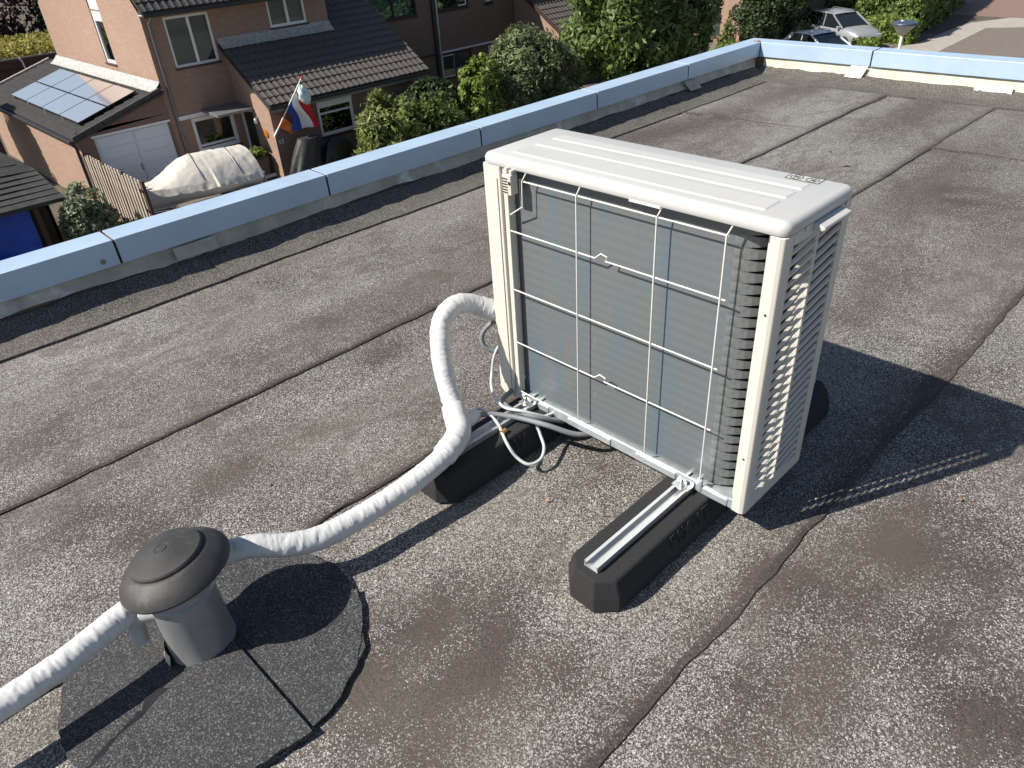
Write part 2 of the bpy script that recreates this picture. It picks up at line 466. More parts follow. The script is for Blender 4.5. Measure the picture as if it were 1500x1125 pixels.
# ================================================================== our flat roof
def nz(x, y, z=0.0): return noise.noise(Vector((x, y, z)))
BLOBS = [(-1.00,0.60,0.17,0.35),(-0.95,0.40,0.13,0.25),(-0.98,0.76,0.10,0.20),(-1.76,0.63,0.13,0.20),(-1.93,0.54,0.10,0.15),(-1.73,1.21,0.12,0.20),(-0.32,1.68,0.17,0.12),(-0.20,1.67,0.18,0.25),(-0.31,1.33,0.13,0.12),(-0.98,2.74,0.16,0.25),(-1.01,3.20,0.16,0.20),(-1.96,4.38,0.18,0.25),(-2.06,4.07,0.21,0.20),(-1.98,5.08,0.26,0.15),(-3.12,6.19,0.33,0.20),(-1.12,4.32,0.26,0.20),(-0.95,4.31,0.26,0.20),(-1.93,0.33,0.13,0.22),(-2.07,0.10,0.13,0.20),(-3.18,1.02,0.18,0.20),(-3.14,1.42,0.18,0.20),(-3.03,1.91,0.18,0.15),(-2.86,0.23,0.16,0.15),(-2.96,4.98,0.33,0.20),(-0.86,1.20,0.10,0.12),(-0.76,0.65,0.13,0.15),(-0.49,2.50,0.16,0.15),(-0.71,3.82,0.20,0.15),(-1.07,1.31,0.13,0.15),(-1.16,0.40,0.08,0.20),(-1.81,0.09,0.10,0.15),(-0.40,1.28,0.10,0.38),(-0.36,1.01,0.10,0.40),(-0.36,0.85,0.09,0.35),(-0.34,1.60,0.10,0.30),(-0.00,1.26,0.12,0.40),(-0.13,1.39,0.08,0.30),(-0.49,1.30,0.07,0.30),(-0.23,1.15,0.07,0.30),(-0.70,0.74,0.07,0.30),(-0.88,0.63,0.08,0.35),(-0.82,0.42,0.10,0.35),(-1.04,0.39,0.07,0.30),(-1.20,1.46,0.08,0.30),(-0.78,1.10,0.06,0.25),(-1.87,0.24,0.07,0.30),(-2.10,0.15,0.08,0.30),(-1.99,0.54,0.08,0.30),(-2.67,0.17,0.08,0.25),(-2.19,1.30,0.09,0.30),(-2.61,1.32,0.10,0.25),]
def wear(x, y):
    w = 0.52 * max(0, nz(x * 2.1, y * .55, 3.3) + .10) + .26 * nz(x * 1.1 + 5, y * .8, 8.1)
    for bx, by, r, s in BLOBS:
        d2 = ((x - bx) ** 2 + ((y - by) * .75) ** 2) / (r * r)
        if d2 < 6: w += s * math.exp(-d2) * (1 + .7 * nz(x * 9, y * 9))
    return w
def seam_x(i, y):
    X = SEAMS[i]
    return X + .012 * nz(y * 1.3, i * 7.7) + .007 * nz(y * 5.1, i * 3.1 + 9) + .0035 * nz(y * 19, i * 2.2 + 4)
SEAMS = [-3.44, -2.335, -1.552, -0.525, 0.50, 1.52, 2.54, 3.56]
roof = MB()
roof.box(-3.70, 5.0, -7.0, 6.72, GZ, -.012)
flat = struct(roof.build('flat_roof', M['brick2']))
flat['label'] = 'flat roof of mineral bitumen sheets carrying the outdoor unit'

def sheet(i, y0, y1, lift=0.0, cut=None):
    nu = 22; nv = int((y1 - y0) / .05)
    vs = []; ws = []
    for j in range(nv + 1):
        y = y0 + (y1 - y0) * j / nv
        xa = seam_x(i, y) - .03; xb = seam_x(i + 1, y)
        for k in range(nu + 1):
            # denser columns near the right (lapping) edge
            t = k / nu
            x = xa + (xb - xa) * t
            yy = y
            if j == 0: yy += .012 * nz(x * 6, i * 5.5)
            z = -.002 + .0075 * min(1, max(0, t * 1.25 - .2)) + lift + .0022 * nz(x * 1.6, y * 1.3, 2.0)
            vs.append((x, yy, z))
            e = xb - x
            w = wear(x, y)
            w += .40 * math.exp(-(e / (.055 if i == 2 else .032)) ** 2) * (1 + .6 * nz(y * 6, i)) + .12 * math.exp(-((x - xa) / .06) ** 2)
            ws.append(w)
    W = nu + 1
    fs = [(j * W + k, j * W + k + 1, (j + 1) * W + k + 1, (j + 1) * W + k) for j in range(nv) for k in range(nu)]
    b = len(vs)
    for j in range(nv + 1):          # skirt on the lapping edge
        p = vs[j * W + nu]; vs.append((p[0] + .001, p[1], -.01)); ws.append(1.0)
    for j in range(nv): fs.append((j * W + nu, b + j, b + j + 1, (j + 1) * W + nu))
    b = len(vs)
    for k in range(nu + 1):          # skirt on the near end
        p = vs[k]; vs.append((p[0], p[1] - .001, -.01)); ws.append(1.0)
    for k in range(nu): fs.append((k, b + k, b + k + 1, k + 1))
    me = bpy.data.meshes.new('roofing_sheet'); me.from_pydata(vs, [], fs)
    at = me.attributes.new('wear', 'FLOAT', 'POINT'); at.data.foreach_set('value', ws)
    me.materials.append(M['roof'])
    return link(bpy.data.objects.new('roofing_sheet', me), flat)
YB = 6.45
sheet(0, -3.0, 5.10); sheet(0, 5.06, YB, .004)
sheet(1, -3.0, YB)
sheet(2, -3.0, 5.17); sheet(2, 5.13, YB, .004)
for q in range(3, 7): sheet(q, -3.0, YB)

def bead(i, y0, y1, w0, lab=None):
    m = MB(); nv = int((y1 - y0) / .02); vs = []; fs = []
    for j in range(nv + 1):
        y = y0 + (y1 - y0) * j / nv
        x = seam_x(i, y)
        w = w0 * (.65 + .5 * nz(y * 2.2, i * 4.0, 5) + .35 * nz(y * 11, i * 4.0, 7)); w = max(.003, w)
        h = .0035 + .001 * nz(y * 8, i)
        for a, z in ((-.006, .0062), (0.001, .0075), (w * .45, h + .0015), (w * .9, h), (w, .0005)):
            vs.append((x + a, y, z))
    for j in range(nv):
        for k in range(4): fs.append((j * 5 + k, j * 5 + k + 1, (j + 1) * 5 + k + 1, (j + 1) * 5 + k))
    m.add(vs, fs)
    return m.build('bitumen_seam', M['bead'], flat, smooth=True)
bead(1, -1.2, YB, .013); bead(2, -1.2, YB, .014); bead(3, -.2, YB, .024); bead(4, -.2, YB, .02)

def cross_bead(x0, x1, y, sd, slope=.0, w=.007):
    n_ = int((x1 - x0) / .02); vs = []
    for j in range(n_ + 1):
        x = x0 + (x1 - x0) * j / n_; yy = y + slope * (x - x0) + .012 * nz(x * 6, sd) + .004 * nz(x * 23, sd)
        ww = max(.003, w * (1 + nz(x * 9, sd + 2)))
        for a, z in ((-ww, .004), (-ww * .4, .0085), (ww * .4, .0105), (ww, .009)): vs.append((x, yy + a, z))
    m = MB(); m.add(vs, [(j * 4 + k, j * 4 + k + 1, j * 4 + k + 5, j * 4 + k + 4) for j in range(n_) for k in range(3)])
    return m.build('bitumen_seam', M['bead'], flat, smooth=True)
cross_bead(-3.38, -2.345, 5.07, 1.0, .06); cross_bead(-1.545, -.53, 5.14, 5.0, .03); cross_bead(-3.36, -.5, 6.36, 8.0, -.01, .006); cross_bead(-.5, 2.5, 6.33, 3.0, 0, .006)
# round bitumen patch under the vent
def blob_outline(c, r, n=72, a0=0, a1=2 * math.pi, seed=0, amp=.012, sx=1, sy=1):
    out = []
    for k in range(n + (0 if abs(a1 - a0 - 2 * math.pi) < 1e-6 else 1)):
        a = a0 + (a1 - a0) * k / n
        rr = r * (1 + amp * 2.0 * nz(math.cos(a) * 2.2, math.sin(a) * 2.2, seed) + amp * 1.3 * nz(math.cos(a) * 9, math.sin(a) * 9, seed + 4))
        out.append((c[0] + rr * sx * math.cos(a), c[1] + rr * sy * math.sin(a)))
    return out
PC = (-1.345, .205)
m = MB(); m.prism(blob_outline(PC, .345, 120, seed=1, amp=.022), -.004, .0135, 'z'); m.build('roof_patch', M['patch'], flat)
m = MB(); o = blob_outline(PC, .352, 30, R_(-75), R_(8), seed=2, amp=.03)
m.prism([(-1.335, .245), (-1.345, .165), (-1.325, .10), (-1.318, .055), (-1.296, .01), (-1.292, -.04), (-1.270, -.08)] + o, .010, .0235, 'z'); m.build('roof_patch', M['patch'], flat)
m = MB(); o = blob_outline(PC, .349, 24, R_(10), R_(75), seed=5, amp=.015)
m.prism([(-1.34, .27)] + o, .0105, .0155, 'z'); m.build('roof_patch', M['patch'], flat)
m = MB(); m.prism([(-1.262, -.03), (-1.225, -.035), (-1.21, -.075), (-1.185, -.10), (-1.15, -.125), (-1.185, -.14), (-1.24, -.115), (-1.285, -.075)], .0115, .0156, 'z')
m.build('bitumen_smear', M['black_bitumen'], flat)
m = MB(); m.prism([(-1.325, .075), (-1.30, .05), (-1.275, .055), (-1.26, .03), (-1.30, .0), (-1.345, .03), (-1.36, .06)], .0115, .0160, 'z')
m.build('bitumen_smear', M['black_bitumen'], flat)
def smear(pts, w, z, seed):
    P = smooth_path([(x, y, z) for x, y in pts], 10); L = []; Rr = []
    for i, p in enumerate(P):
        d = (P[min(i + 1, len(P) - 1)] - P[max(i - 1, 0)]).normalized(); q = Vector((-d.y, d.x, 0))
        a = w * (.55 + .7 * nz(i * .31, seed)); b = w * (.55 + .7 * nz(i * .37, seed + 5))
        L.append(p + q * max(.002, a)); Rr.append(p - q * max(.002, b))
    k = len(P); m = MB()
    m.add([tuple(p) for p in L] + [tuple(p + Vector((0, 0, .0015))) for p in P] + [tuple(p) for p in Rr], [(i, i + 1, k + i + 1, k + i) for i in range(k - 1)] + [(k + i, k + i + 1, 2 * k + i + 1, 2 * k + i) for i in range(k - 1)])
    return m.build('bitumen_smear', M['black_bitumen'], flat, smooth=True)
smear([(-1.335, .075), (-1.312, .03), (-1.302, -.02), (-1.285, -.07), (-1.262, -.125)], .020, .0158, 1.0)
smear([(-1.27, .215), (-1.19, .235), (-1.12, .225), (-1.05, .245), (-1.005, .25)], .010, .0162, 3.0)
smear([(-1.01, .07), (-1.03, .0), (-1.08, -.07), (-1.15, -.115)], .010, .0095, 6.0)
smear([(-1.49, .21), (-1.475, .26), (-1.43, .29), (-1.37, .295)], .012, .0142, 8.0)
# little things lying on the roof, counted nowhere: leaf crumbs and moss
dm = MB()
for (x, y, s) in ((-1.797, .60, .008), (-.267, 1.893, .008), (-1.80, 4.49, .03), (-1.12, 1.12, .008), (-2.0, 4.7, .02), (-3.2, 1.3, .012)):
    a = random.random() * 6; ca, sa = math.cos(a), math.sin(a)
    dm.add([(x + ca * s, y + sa * s, .009), (x - sa * s * .5, y + ca * s * .5, .018), (x - ca * s, y - sa * s, .010), (x + sa * s * .5, y - ca * s * .5, .009)], [(0, 1, 2), (0, 2, 3)])
o = dm.build('leaf_litter', M['leafbit'], flat); o['kind'] = 'stuff'
mm = MB()
for k in range(40):
    y = random.uniform(.4, 6.2); x = -3.45 + random.uniform(-.05, .06) + (random.random() < .15) * .2
    s = random.uniform(.002, .0065)
    mm.lathe([(s, 0), (s * .8, s * .4), (s * .2, s * .6)], 6, (x, y, .008))
o = mm.build('moss', M['yellowmoss'], flat); o['kind'] = 'stuff'

# ---- parapets
PXI, PXO, PYI, PYO, PT, PB = -3.648, -3.81, 6.65, 6.81, .266, .143
par = abs_thing('parapet', 'long low parapet with blue grey metal caps along the street side of the roof', 'parapet', (-3.73, 1.5, 0))
m = MB(); m.box(PXO + .02, PXI - .02, -7.0, PYO - .02, -.3, PT - .012); m.build('core_wall', M['brick2'], par)
JY = [-3.80, -2.64, -1.475, -.31, .86, 2.021, 3.185, 4.35, 5.516, 6.60]
for a, b in zip(JY[:-1], JY[1:]):
    g0 = .006; m = MB()
    last = b > 6.5
    e = PYO if last else b - g0
    # folded profile: outer lip, top, inner face, drip
    pr = [(PXO, .10), (PXO, PT), (PXI, PT - .004), (PXI + .003, PB), (PXI - .014, PB - .004), (PXI - .014, PB + .004), (PXI - .004, PB + .008), (PXI - .006, PT - .009), (PXO + .005, PT - .006), (PXO + .005, .10)]
    n = len(pr); A = a + g0
    yi = (lambda x: A), (lambda x: (PYI + (x - PXI) * -1.0 if last else e))
    vs = [(x, A, z) for x, z in pr] + [(x, (PYI - (x - PXI)) if last else e, z) for x, z in pr]
    fs = [tuple(range(n)), tuple(range(2 * n - 1, n - 1, -1))] + [(i, i + n, (i + 1) % n + n, (i + 1) % n) for i in range(n)]
    m.add(vs, fs)
    m.build('metal_cap', M['trim'], par, bevel=.0018, seg=2)
    m = MB(); m.box(PXI - .03, PXI - .001, b - .02, b + .02, PB + .002, PT - .02)
    if not last: m.build('joint_piece', M['trimgap'], par)
m = MB(); m.lathe([(.013, 0), (.013, .0008), (.004, .001)], 14)
o = m.build('rivet_plug', M['zinc'], par); o.location = Vector((PXI + .0028, .785, .178)) - par.location; o.rotation_euler = (0, R_(90), 0)
def flash_strip(name, mat, par, pts, axis, top, bot, base, seed):
    m = MB(); n = len(pts)
    vs = []; fs = []
    for i, y in enumerate(pts):
        lo = bot + .026 * nz(y * 1.1, seed) + .012 * nz(y * 5, seed + 2) + .005 * nz(y * 17, seed)
        for t in range(5):
            z = top + (lo - top) * t / 4
            d = base + (.004 + .028 * (t / 4) ** 1.5) + .004 * nz(y * 3.3, t * 1.7, seed) + .0015 * nz(y * 14, t * 2.7, seed)
            vs.append((d, y, z) if axis == 'x' else (y, -d, z))
    for i in range(n - 1):
        for t in range(4): fs.append((i * 5 + t, i * 5 + t + 1, (i + 1) * 5 + t + 1, (i + 1) * 5 + t))
    m.add(vs, fs)
    return m.build(name, mat, par, smooth=60)
ys = [-3 + .04 * k for k in range(242)]
flash_strip('flashing', M['flash_s'], par, [y for y in ys if y < 6.64], 'x', PB + .02, .070, PXI - .028, 1.0)
def upstand(name, par, pts, axis, base, seed, edge):
    m = MB(); vs = []; fs = []; prof = [(-.012, .066), (.022, .052), (.055, .036), (.10, .020), (.15, .012), (.20, .0085)]
    K = len(prof) + 2
    for y in pts:
        w = edge + .012 * nz(y * 1.7, seed) + .006 * nz(y * 8, seed)
        for q, (d, z) in enumerate(prof + [(w, .009), (w + .001, -.004)]):
            d2 = base + d + (.006 * nz(y * 4, q * 2.2, seed) if q < 6 else 0); z2 = z + ((.010 * nz(y * 5.5, q * 3.1, seed) + .006 * nz(y * 17, q * 4.1, seed)) * (1 if q < 4 else .3) if q < 6 else 0)
            vs.append((d2, y, z2) if axis == 'x' else (y, -d2, z2))
    for i in range(len(pts) - 1):
        for q in range(K - 1): fs.append((i * K + q, i * K + q + 1, (i + 1) * K + q + 1, (i + 1) * K + q))
    m.add(vs, fs)
    return m.build(name, M['upstand'], par, smooth=60)
for a, b in ((-3, 1.24), (1.24, 5.30), (5.30, 6.6)):
    upstand('bitumen_upstand', par, [a + (b - a) * k / 80 for k in range(81)], 'x', PXI + .008, a * 3 + 1, .262)
m = MB(); m.grid(lambda u, v: (PXI + .006 + .03 * v + .004 * nz(u * 7, v * 5), 1.10 + .22 * u, .135 - .055 * v + .004 * nz(u * 9, v * 7, 3)), 12, 8)
m.build('sealant_patch', M['flash_s'], par, smooth=True)
for y in (5.45,):
    m = MB(); m.grid(lambda u, v: (PXI + .006 + .045 * v + .004 * nz(u * 7, v * 5), y + .16 * u + .05 * v, .135 - .075 * v), 10, 8)
    m.build('sealant_patch', M['flash_s'], par, smooth=True)

pb = abs_thing('parapet', 'far parapet with sunlit pale blue metal caps and cream flashing closing the roof', 'parapet', (0, 6.73, 0))
m = MB(); m.box(PXO + .03, 5.0, PYI + .02, PYO - .02, -.3, PT - .012); m.build('core_wall', M['brick2'], pb)
JX = [PXI, -2.627, -1.462, -.297, .868, 2.03, 3.2, 4.4]
for a, b in zip(JX[:-1], JX[1:]):
    pr = [(PYO, .10), (PYO, PT), (PYI, PT - .004), (PYI - .003, PB), (PYI + .014, PB - .004), (PYI + .014, PB + .004), (PYI + .004, PB + .008), (PYI + .006, PT - .009), (PYO - .005, PT - .006), (PYO - .005, .10)]
    n = len(pr); first = a == PXI
    vs = [((PXI - (y - PYI) + .008 if first else a + .006), y, z) for y, z in pr] + [(b - .006, y, z) for y, z in pr]
    fs = [tuple(range(n)), tuple(range(2 * n - 1, n - 1, -1))] + [(i, i + n, (i + 1) % n + n, (i + 1) % n) for i in range(n)]
    m = MB(); m.add(vs, fs); m.build('metal_cap', M['trim'], pb, bevel=.0018)
    m = MB(); m.box(b - .02, b + .02, PYI + .001, PYI + .03, PB + .002, PT - .02); m.build('joint_piece', M['trimgap'], pb)
xs = [PXI + .05 + .04 * k for k in range(210)]
flash_strip('flashing', M['flash'], pb, xs, 'y', PB + .02, .050, -PYI - .026, 4.0)
for a, b, in ((-3.62, -2.10), (-2.10, 1.2), (1.2, 4.6)):
    upstand('bitumen_upstand', pb, [a + (b - a) * k / 60 for k in range(61)], 'y', -PYI + .008, a + 9, .30)
m = MB(); m.grid(lambda u, v: (-2.78 + .14 * u - .03 * v, PYI - .010 - .034 * v - .004 * nz(u * 7, v * 5), .142 - .088 * v + .004 * nz(u * 9, v * 7, 3)), 12, 10)
m.build('sealant_patch', M['whitepatch'], pb, smooth=True)
m = MB(); m.grid(lambda u, v: (-1.80 + .26 * u, PYI - .022 - .010 * v - .004 * nz(u * 7, v * 5), .10 - .05 * v + .010 * nz(u * 9, v * 3, 3)), 16, 8)
m.build('sealant_patch', M['whitepatch'], pb, smooth=True)
m = MB()
for k in range(14):
    a = random.random() * 6.28; r = random.random() * .03; s = random.uniform(.006, .016)
    m.lathe([(s, 0), (s * .7, s * .5), (.001, s * .7)], 6, (PXI - .05 + r * math.cos(a), PYI + .02 + r * math.sin(a) * .6, PT + .0005))
o = m.build('lichen_crumbs', M['leafbit'], pb); o['kind'] = 'stuff'

# ================================================================== the outdoor unit
ac = thing('outdoor_unit', 'ivory air conditioner outdoor unit with wire guard and louvred side on rubber feet', 'outdoor unit', (-1.539, 1.343, 0), .006)
WU, DU, ZB, ZT = .909, .305, .118, .898
# lid: rounded tray with raised top
m = MB()
def rrect(x0, x1, y0, y1, r, n=5):
    o = []
    for cx, cy, a in ((x1 - r, y1 - r, 0), (x0 + r, y1 - r, 90), (x0 + r, y0 + r, 180), (x1 - r, y0 + r, 270)):
        for k in range(n + 1):
            t = R_(a + 90 * k / n); o.append((cx + r * math.cos(t), cy + r * math.sin(t)))
    return o
rings = []
for inset, z in ((-.000, .868), (-.002, .872), (-.002, .884), (.001, .891), (.006, .8955), (.014, .898)):
    rings.append([(x, y, z) for x, y in rrect(inset, WU - inset, inset, DU - inset, max(.006, .022 - inset))])
n = len(rings[0]); vs = [p for q in rings for p in q]; fs = []
for i in range(len(rings) - 1):
    for k in range(n): fs.append((i * n + k, i * n + (k + 1) % n, (i + 1) * n + (k + 1) % n, (i + 1) * n + k))
fs.append(tuple((len(rings) - 1) * n + k for k in range(n)))
m.add(vs, fs)
lid = m.build('lid', M['ivory2'], ac, smooth=50)
for y0, y1 in ((.040, .112), (.128, .182), (.198, .246)):
    m = MB(); x0, x1 = .075, .835
    a = rrect(x0, x1, y0, y1, .006, 3); b = rrect(x0 + .006, x1 - .006, y0 + .006, y1 - .006, .004, 3); k_ = len(a)
    m.add([(x, y, .8975) for x, y in a] + [(x, y, .9006) for x, y in b], [(i, (i + 1) % k_, k_ + (i + 1) % k_, k_ + i) for i in range(k_)] + [tuple(range(k_, 2 * k_))])
    sub(m, 'pressed_panel', M['ivory2'], lid)
# two warning pictograms on the lid
def ring_pts(cx, cy, r, w, z, n=28):
    vs = []; fs = []
    for k in range(n):
        a = 2 * math.pi * k / n
        vs += [(cx + r * math.cos(a), cy + r * math.sin(a), z), (cx + (r - w) * math.cos(a), cy + (r - w) * math.sin(a), z)]
    for k in range(n):
        j = (k + 1) % n; fs.append((2 * k, 2 * k + 1, 2 * j + 1, 2 * j))
    return vs, fs
m = MB(); z = .8989; X0, X1, Y0, Y1 = .763, .843, .256, .292
stl = MB()
stl.add([(X0, Y0, z - .0004), (X1, Y0, z - .0004), (X1, Y1, z - .0004), (X0, Y1, z - .0004)], [(0, 1, 2, 3)])
st = sub(stl, 'warning_sticker', M['ivory2'], lid)
lw = .0016
for a, b in (((X0, Y0), (X1, Y0)), ((X1, Y0), (X1, Y1)), ((X1, Y1), (X0, Y1)), ((X0, Y1), (X0, Y0))):
    m.bar((*a, z), (*b, z), lw, .0004)
for cx in (X0 + .021, X1 - .021):
    m.add(*ring_pts(cx, (Y0 + Y1) / 2, .0155, .0022, z + .0002))
    c = (Y0 + Y1) / 2; q = .0102
    m.bar((cx - q, c + q, z + .0003), (cx + q, c - q, z + .0003), .0022, .0004)
cx = X0 + .021; c = (Y0 + Y1) / 2
m.bar((cx - .006, c - .008, z), (cx + .004, c + .009, z), .0018, .0004); m.bar((cx - .009, c - .001, z), (cx + .009, c + .003, z), .0015, .0004)
cx = X1 - .021
m.bar((cx - .008, c - .004, z), (cx + .009, c - .006, z), .0018, .0004); m.bar((cx + .002, c - .005, z), (cx + .005, c + .008, z), .0018, .0004); m.add(*ring_pts(cx + .004, c + .004, .004, .0015, z))
sub(m, 'pictogram', M['ink'], lid)
# corner covers and frame
m = MB(); m.prism([(-.004, .002), (.066, -.001), (.066, .012), (.060, .02), (.004, .03), (-.004, .12), (-.004, .002)][:6], .098, .868, 'z')
lp = m.build('service_cover', M['ivory'], ac, bevel=.004)
m = MB(); m.prism([(.010, -.0002), (.056, -.0016), (.056, -.004), (.010, -.0028)], .14, .835, 'z'); sub(m, 'pressed_panel', M['ivory'], lp, bevel=.0012)
m = MB(); m.box(.070, .080, .006, .03, .118, .868); m.box(.082, .091, .002, .026, .125, .868); m.build('frame_strip', M['ivory'], ac, bevel=.002)
m = MB(); m.box(-.001, .30, .27, DU - .002, ZB, .868); m.box(-.001, .010, .12, .28, ZB, .868); m.build('body_panel', M['ivory'], ac, bevel=.004)
m = MB(); m.box(.30, WU - .004, .285, DU - .003, ZB, .868); m.build('fan_panel', M['ivory'], ac, bevel=.004)
# galvanised bottom pan
m = MB(); m.box(.03, WU - .006, .006, DU - .006, .104, .116); m.box(.066, WU - .012, .001, .007, .102, .134)
for a, b in ((.10, .22), (.30, .47), (.56, .70), (.74, .86)): m.box(a, b, -.004, .003, .106, .128)
m.build('base_pan', M['galv'], ac, bevel=.0025)
# coil: flat part, bend, side part
m = MB(); m.add([(.085, .034, .124), (.777, .034, .124), (.777, .034, .866), (.085, .034, .866)], [(0, 1, 2, 3)])
coil = m.build('coil', M['coil'], ac)
m = MB()
def bendp(t, o=0):
    a = R_(-90 + 90 * t); r = .092 + o
    return (.777 + r * math.cos(a), .126 + r * math.sin(a))
vs = []; fs = []; nb = 10
for k in range(nb + 1):
    x, y = bendp(k / nb, -.008); vs += [(x, y, .124), (x, y, .866)]
for k in range(nb): fs.append((2 * k, 2 * k + 2, 2 * k + 3, 2 * k + 1))
x = .777 + .084
vs += [(x, .27, .124), (x, .27, .866)]; fs.append((2 * nb, 2 * nb + 2, 2 * nb + 3, 2 * nb + 1))
m.add(vs, fs); bend = sub(m, 'coil_bend', M['coilshade'], coil, smooth=True)
nbars = 26
bm_ = MB(); pz = (.866 - .124) / nbars
for q in range(8):
    p0 = bendp(q / 8); p1 = bendp((q + 1) / 8)
    f0 = min(1, 1.22 - 1.1 * (q / 8)); f1 = min(1, 1.22 - 1.1 * ((q + 1) / 8))  # bars narrow towards the post, so the painted shade deepens there
    bm_.add([(*p0, -pz * .5 * f0), (*p1, -pz * .5 * f1), (*p1, pz * .5 * f1), (*p0, pz * .5 * f0)], [(0, 1, 2, 3)])
me = bm_.mesh('fin_bar', M['coilbar'])
for q in range(nbars):
    o = bpy.data.objects.new('fin_bar', me); link(o, coil); o.location = (0, 0, .124 + pz * (q + .5))
# near-black sheets stand in for the shade inside the casing
m = MB(); m.box(.10, .80, .06, .07, .12, .866); m.box(.83, .838, .13, .28, .12, .866); m.build('dark_inner_sheet', M['dark'], ac)
# wire guard
YW = .004; wr = .0021
def wire(pts): return MB().tube([(x, y, z) for x, y, z in pts], wr, 6).build('guard_wire', M['wire'], ac, smooth=True)
wire([(.168, .012, .878), (.166, YW, .868), (.153, YW - .006, .843), (.151, YW - .006, .772), (.094, YW, .735)])
for x in (.345, .592, .775):
    wire([(x + .012, .014, .880), (x + .010, YW, .868), (x, YW - .006, .842), (x, YW - .006, .16), (x - .002, YW, .135)])
for z, a, jog in ((.842, .152, 0), (.689, .091, 1), (.503, .091, 0), (.320, .091, 1), (.136, .091, 0)):
    p = [(a, YW - .003, z)]
    if jog: p += [(.405, YW - .003, z), (.425, YW - .003, z + .017), (.445, YW - .003, z + .013), (.440, YW - .003, z), (.462, YW - .003, z)]
    p += [(.788 if z < .8 else .780, YW - .003, z)]
    wire(p)
m = MB(); m.bar((.51, .0, .868), (.60, .0, .868), .003, .009); m.build('lid_tab', M['wire'], ac)
m = MB(); m.box(.766, .784, -.008, .004, .112, .150); m.build('guard_clip', M['galv'], ac, bevel=.003)
# sensor holder at top left
m = MB(); m.box(.094, .128, -.020, .008, .802, .858); m.box(.098, .108, -.014, .010, .858, .874); m.box(.116, .126, -.014, .010, .858, .870)
sh = m.build('sensor_holder', M['ivory'], ac, bevel=.003)
m = MB()
for k in range(6): m.box(.096, .116, -.0212, -.0195, .808 + k * .0075, .811 + k * .0075)
m.box(.119, .126, -.0212, -.0195, .832, .840)
sub(m, 'slot', M['dark'], sh)
# right side: corner post, frame and louvres
m = MB(); m.prism([(.872, .001), (.896, -.001), (.905, .003), (WU, .012), (WU, .034), (.900, .034), (.900, .016), (.874, .012)], .100, .866, 'z')
m.box(.856, .8738, .029, .0335, .122, .866)  # unseen flange added to narrow the gap that lets sun past the post
post = m.build('corner_post', M['ivory'], ac, bevel=.0035, seg=3)
m = MB(); m.lathe([(.003, 0), (.003, .0006)], 10); o = m.build('screw', M['dark'], ac); o.location = (.888, -.0012, .686); o.rotation_euler = (R_(90), 0, 0)
o2 = o.copy(); link(o2, ac); o2.location = (.888, -.0012, .28)
XS = .9085
m = MB(); m.box(.899, XS, .034, .040, .100, .866); m.box(.899, XS, .268, DU - .004, .100, .866); m.box(.899, XS, .040, .268, .838, .866); m.box(.899, XS, .040, .268, .100, .140)
m.box(.899, XS, .147, .158, .140, .838); m.box(.866, .8985, .150, .155, .125, .86)  # second box: unseen plate added to keep sun off the rear louvres
side = m.build('louvre_frame', M['ivory'], ac, bevel=.002)
pitch = .0262; nl = 27
sl = MB(); 
for q in range(1):
    sl.prism([(.9083, -.0058), (.9085, -.0008), (.9030, .0026), (.9030, .0008), (.9058, -.0058)], 0, .107, 'y')
slm = sl.mesh('louvre_slat', M['ivory'])
for k in range(nl):
    for y0 in (.040, .158):
        o = bpy.data.objects.new('louvre_slat', slm); link(o, ac)
        o.location = (0, y0, .140 + pitch * (k + .45) - .010 ); o.rotation_euler = (R_(9), 0, 0)
m = MB(); m.prism([(.908, .846), (.932, .850), (.936, .856), (.932, .860), (.908, .867)], .118, .246, 'y'); m.build('handle', M['ivory2'], ac, bevel=.003)
for y in (.085, .272):
    m = MB(); m.lathe([(.0055, 0), (.0055, .002), (.003, .003)], 12); o = m.build('screw', M['steel'], ac); o.location = (WU, y, .862); o.rotation_euler = (0, R_(90), 0)

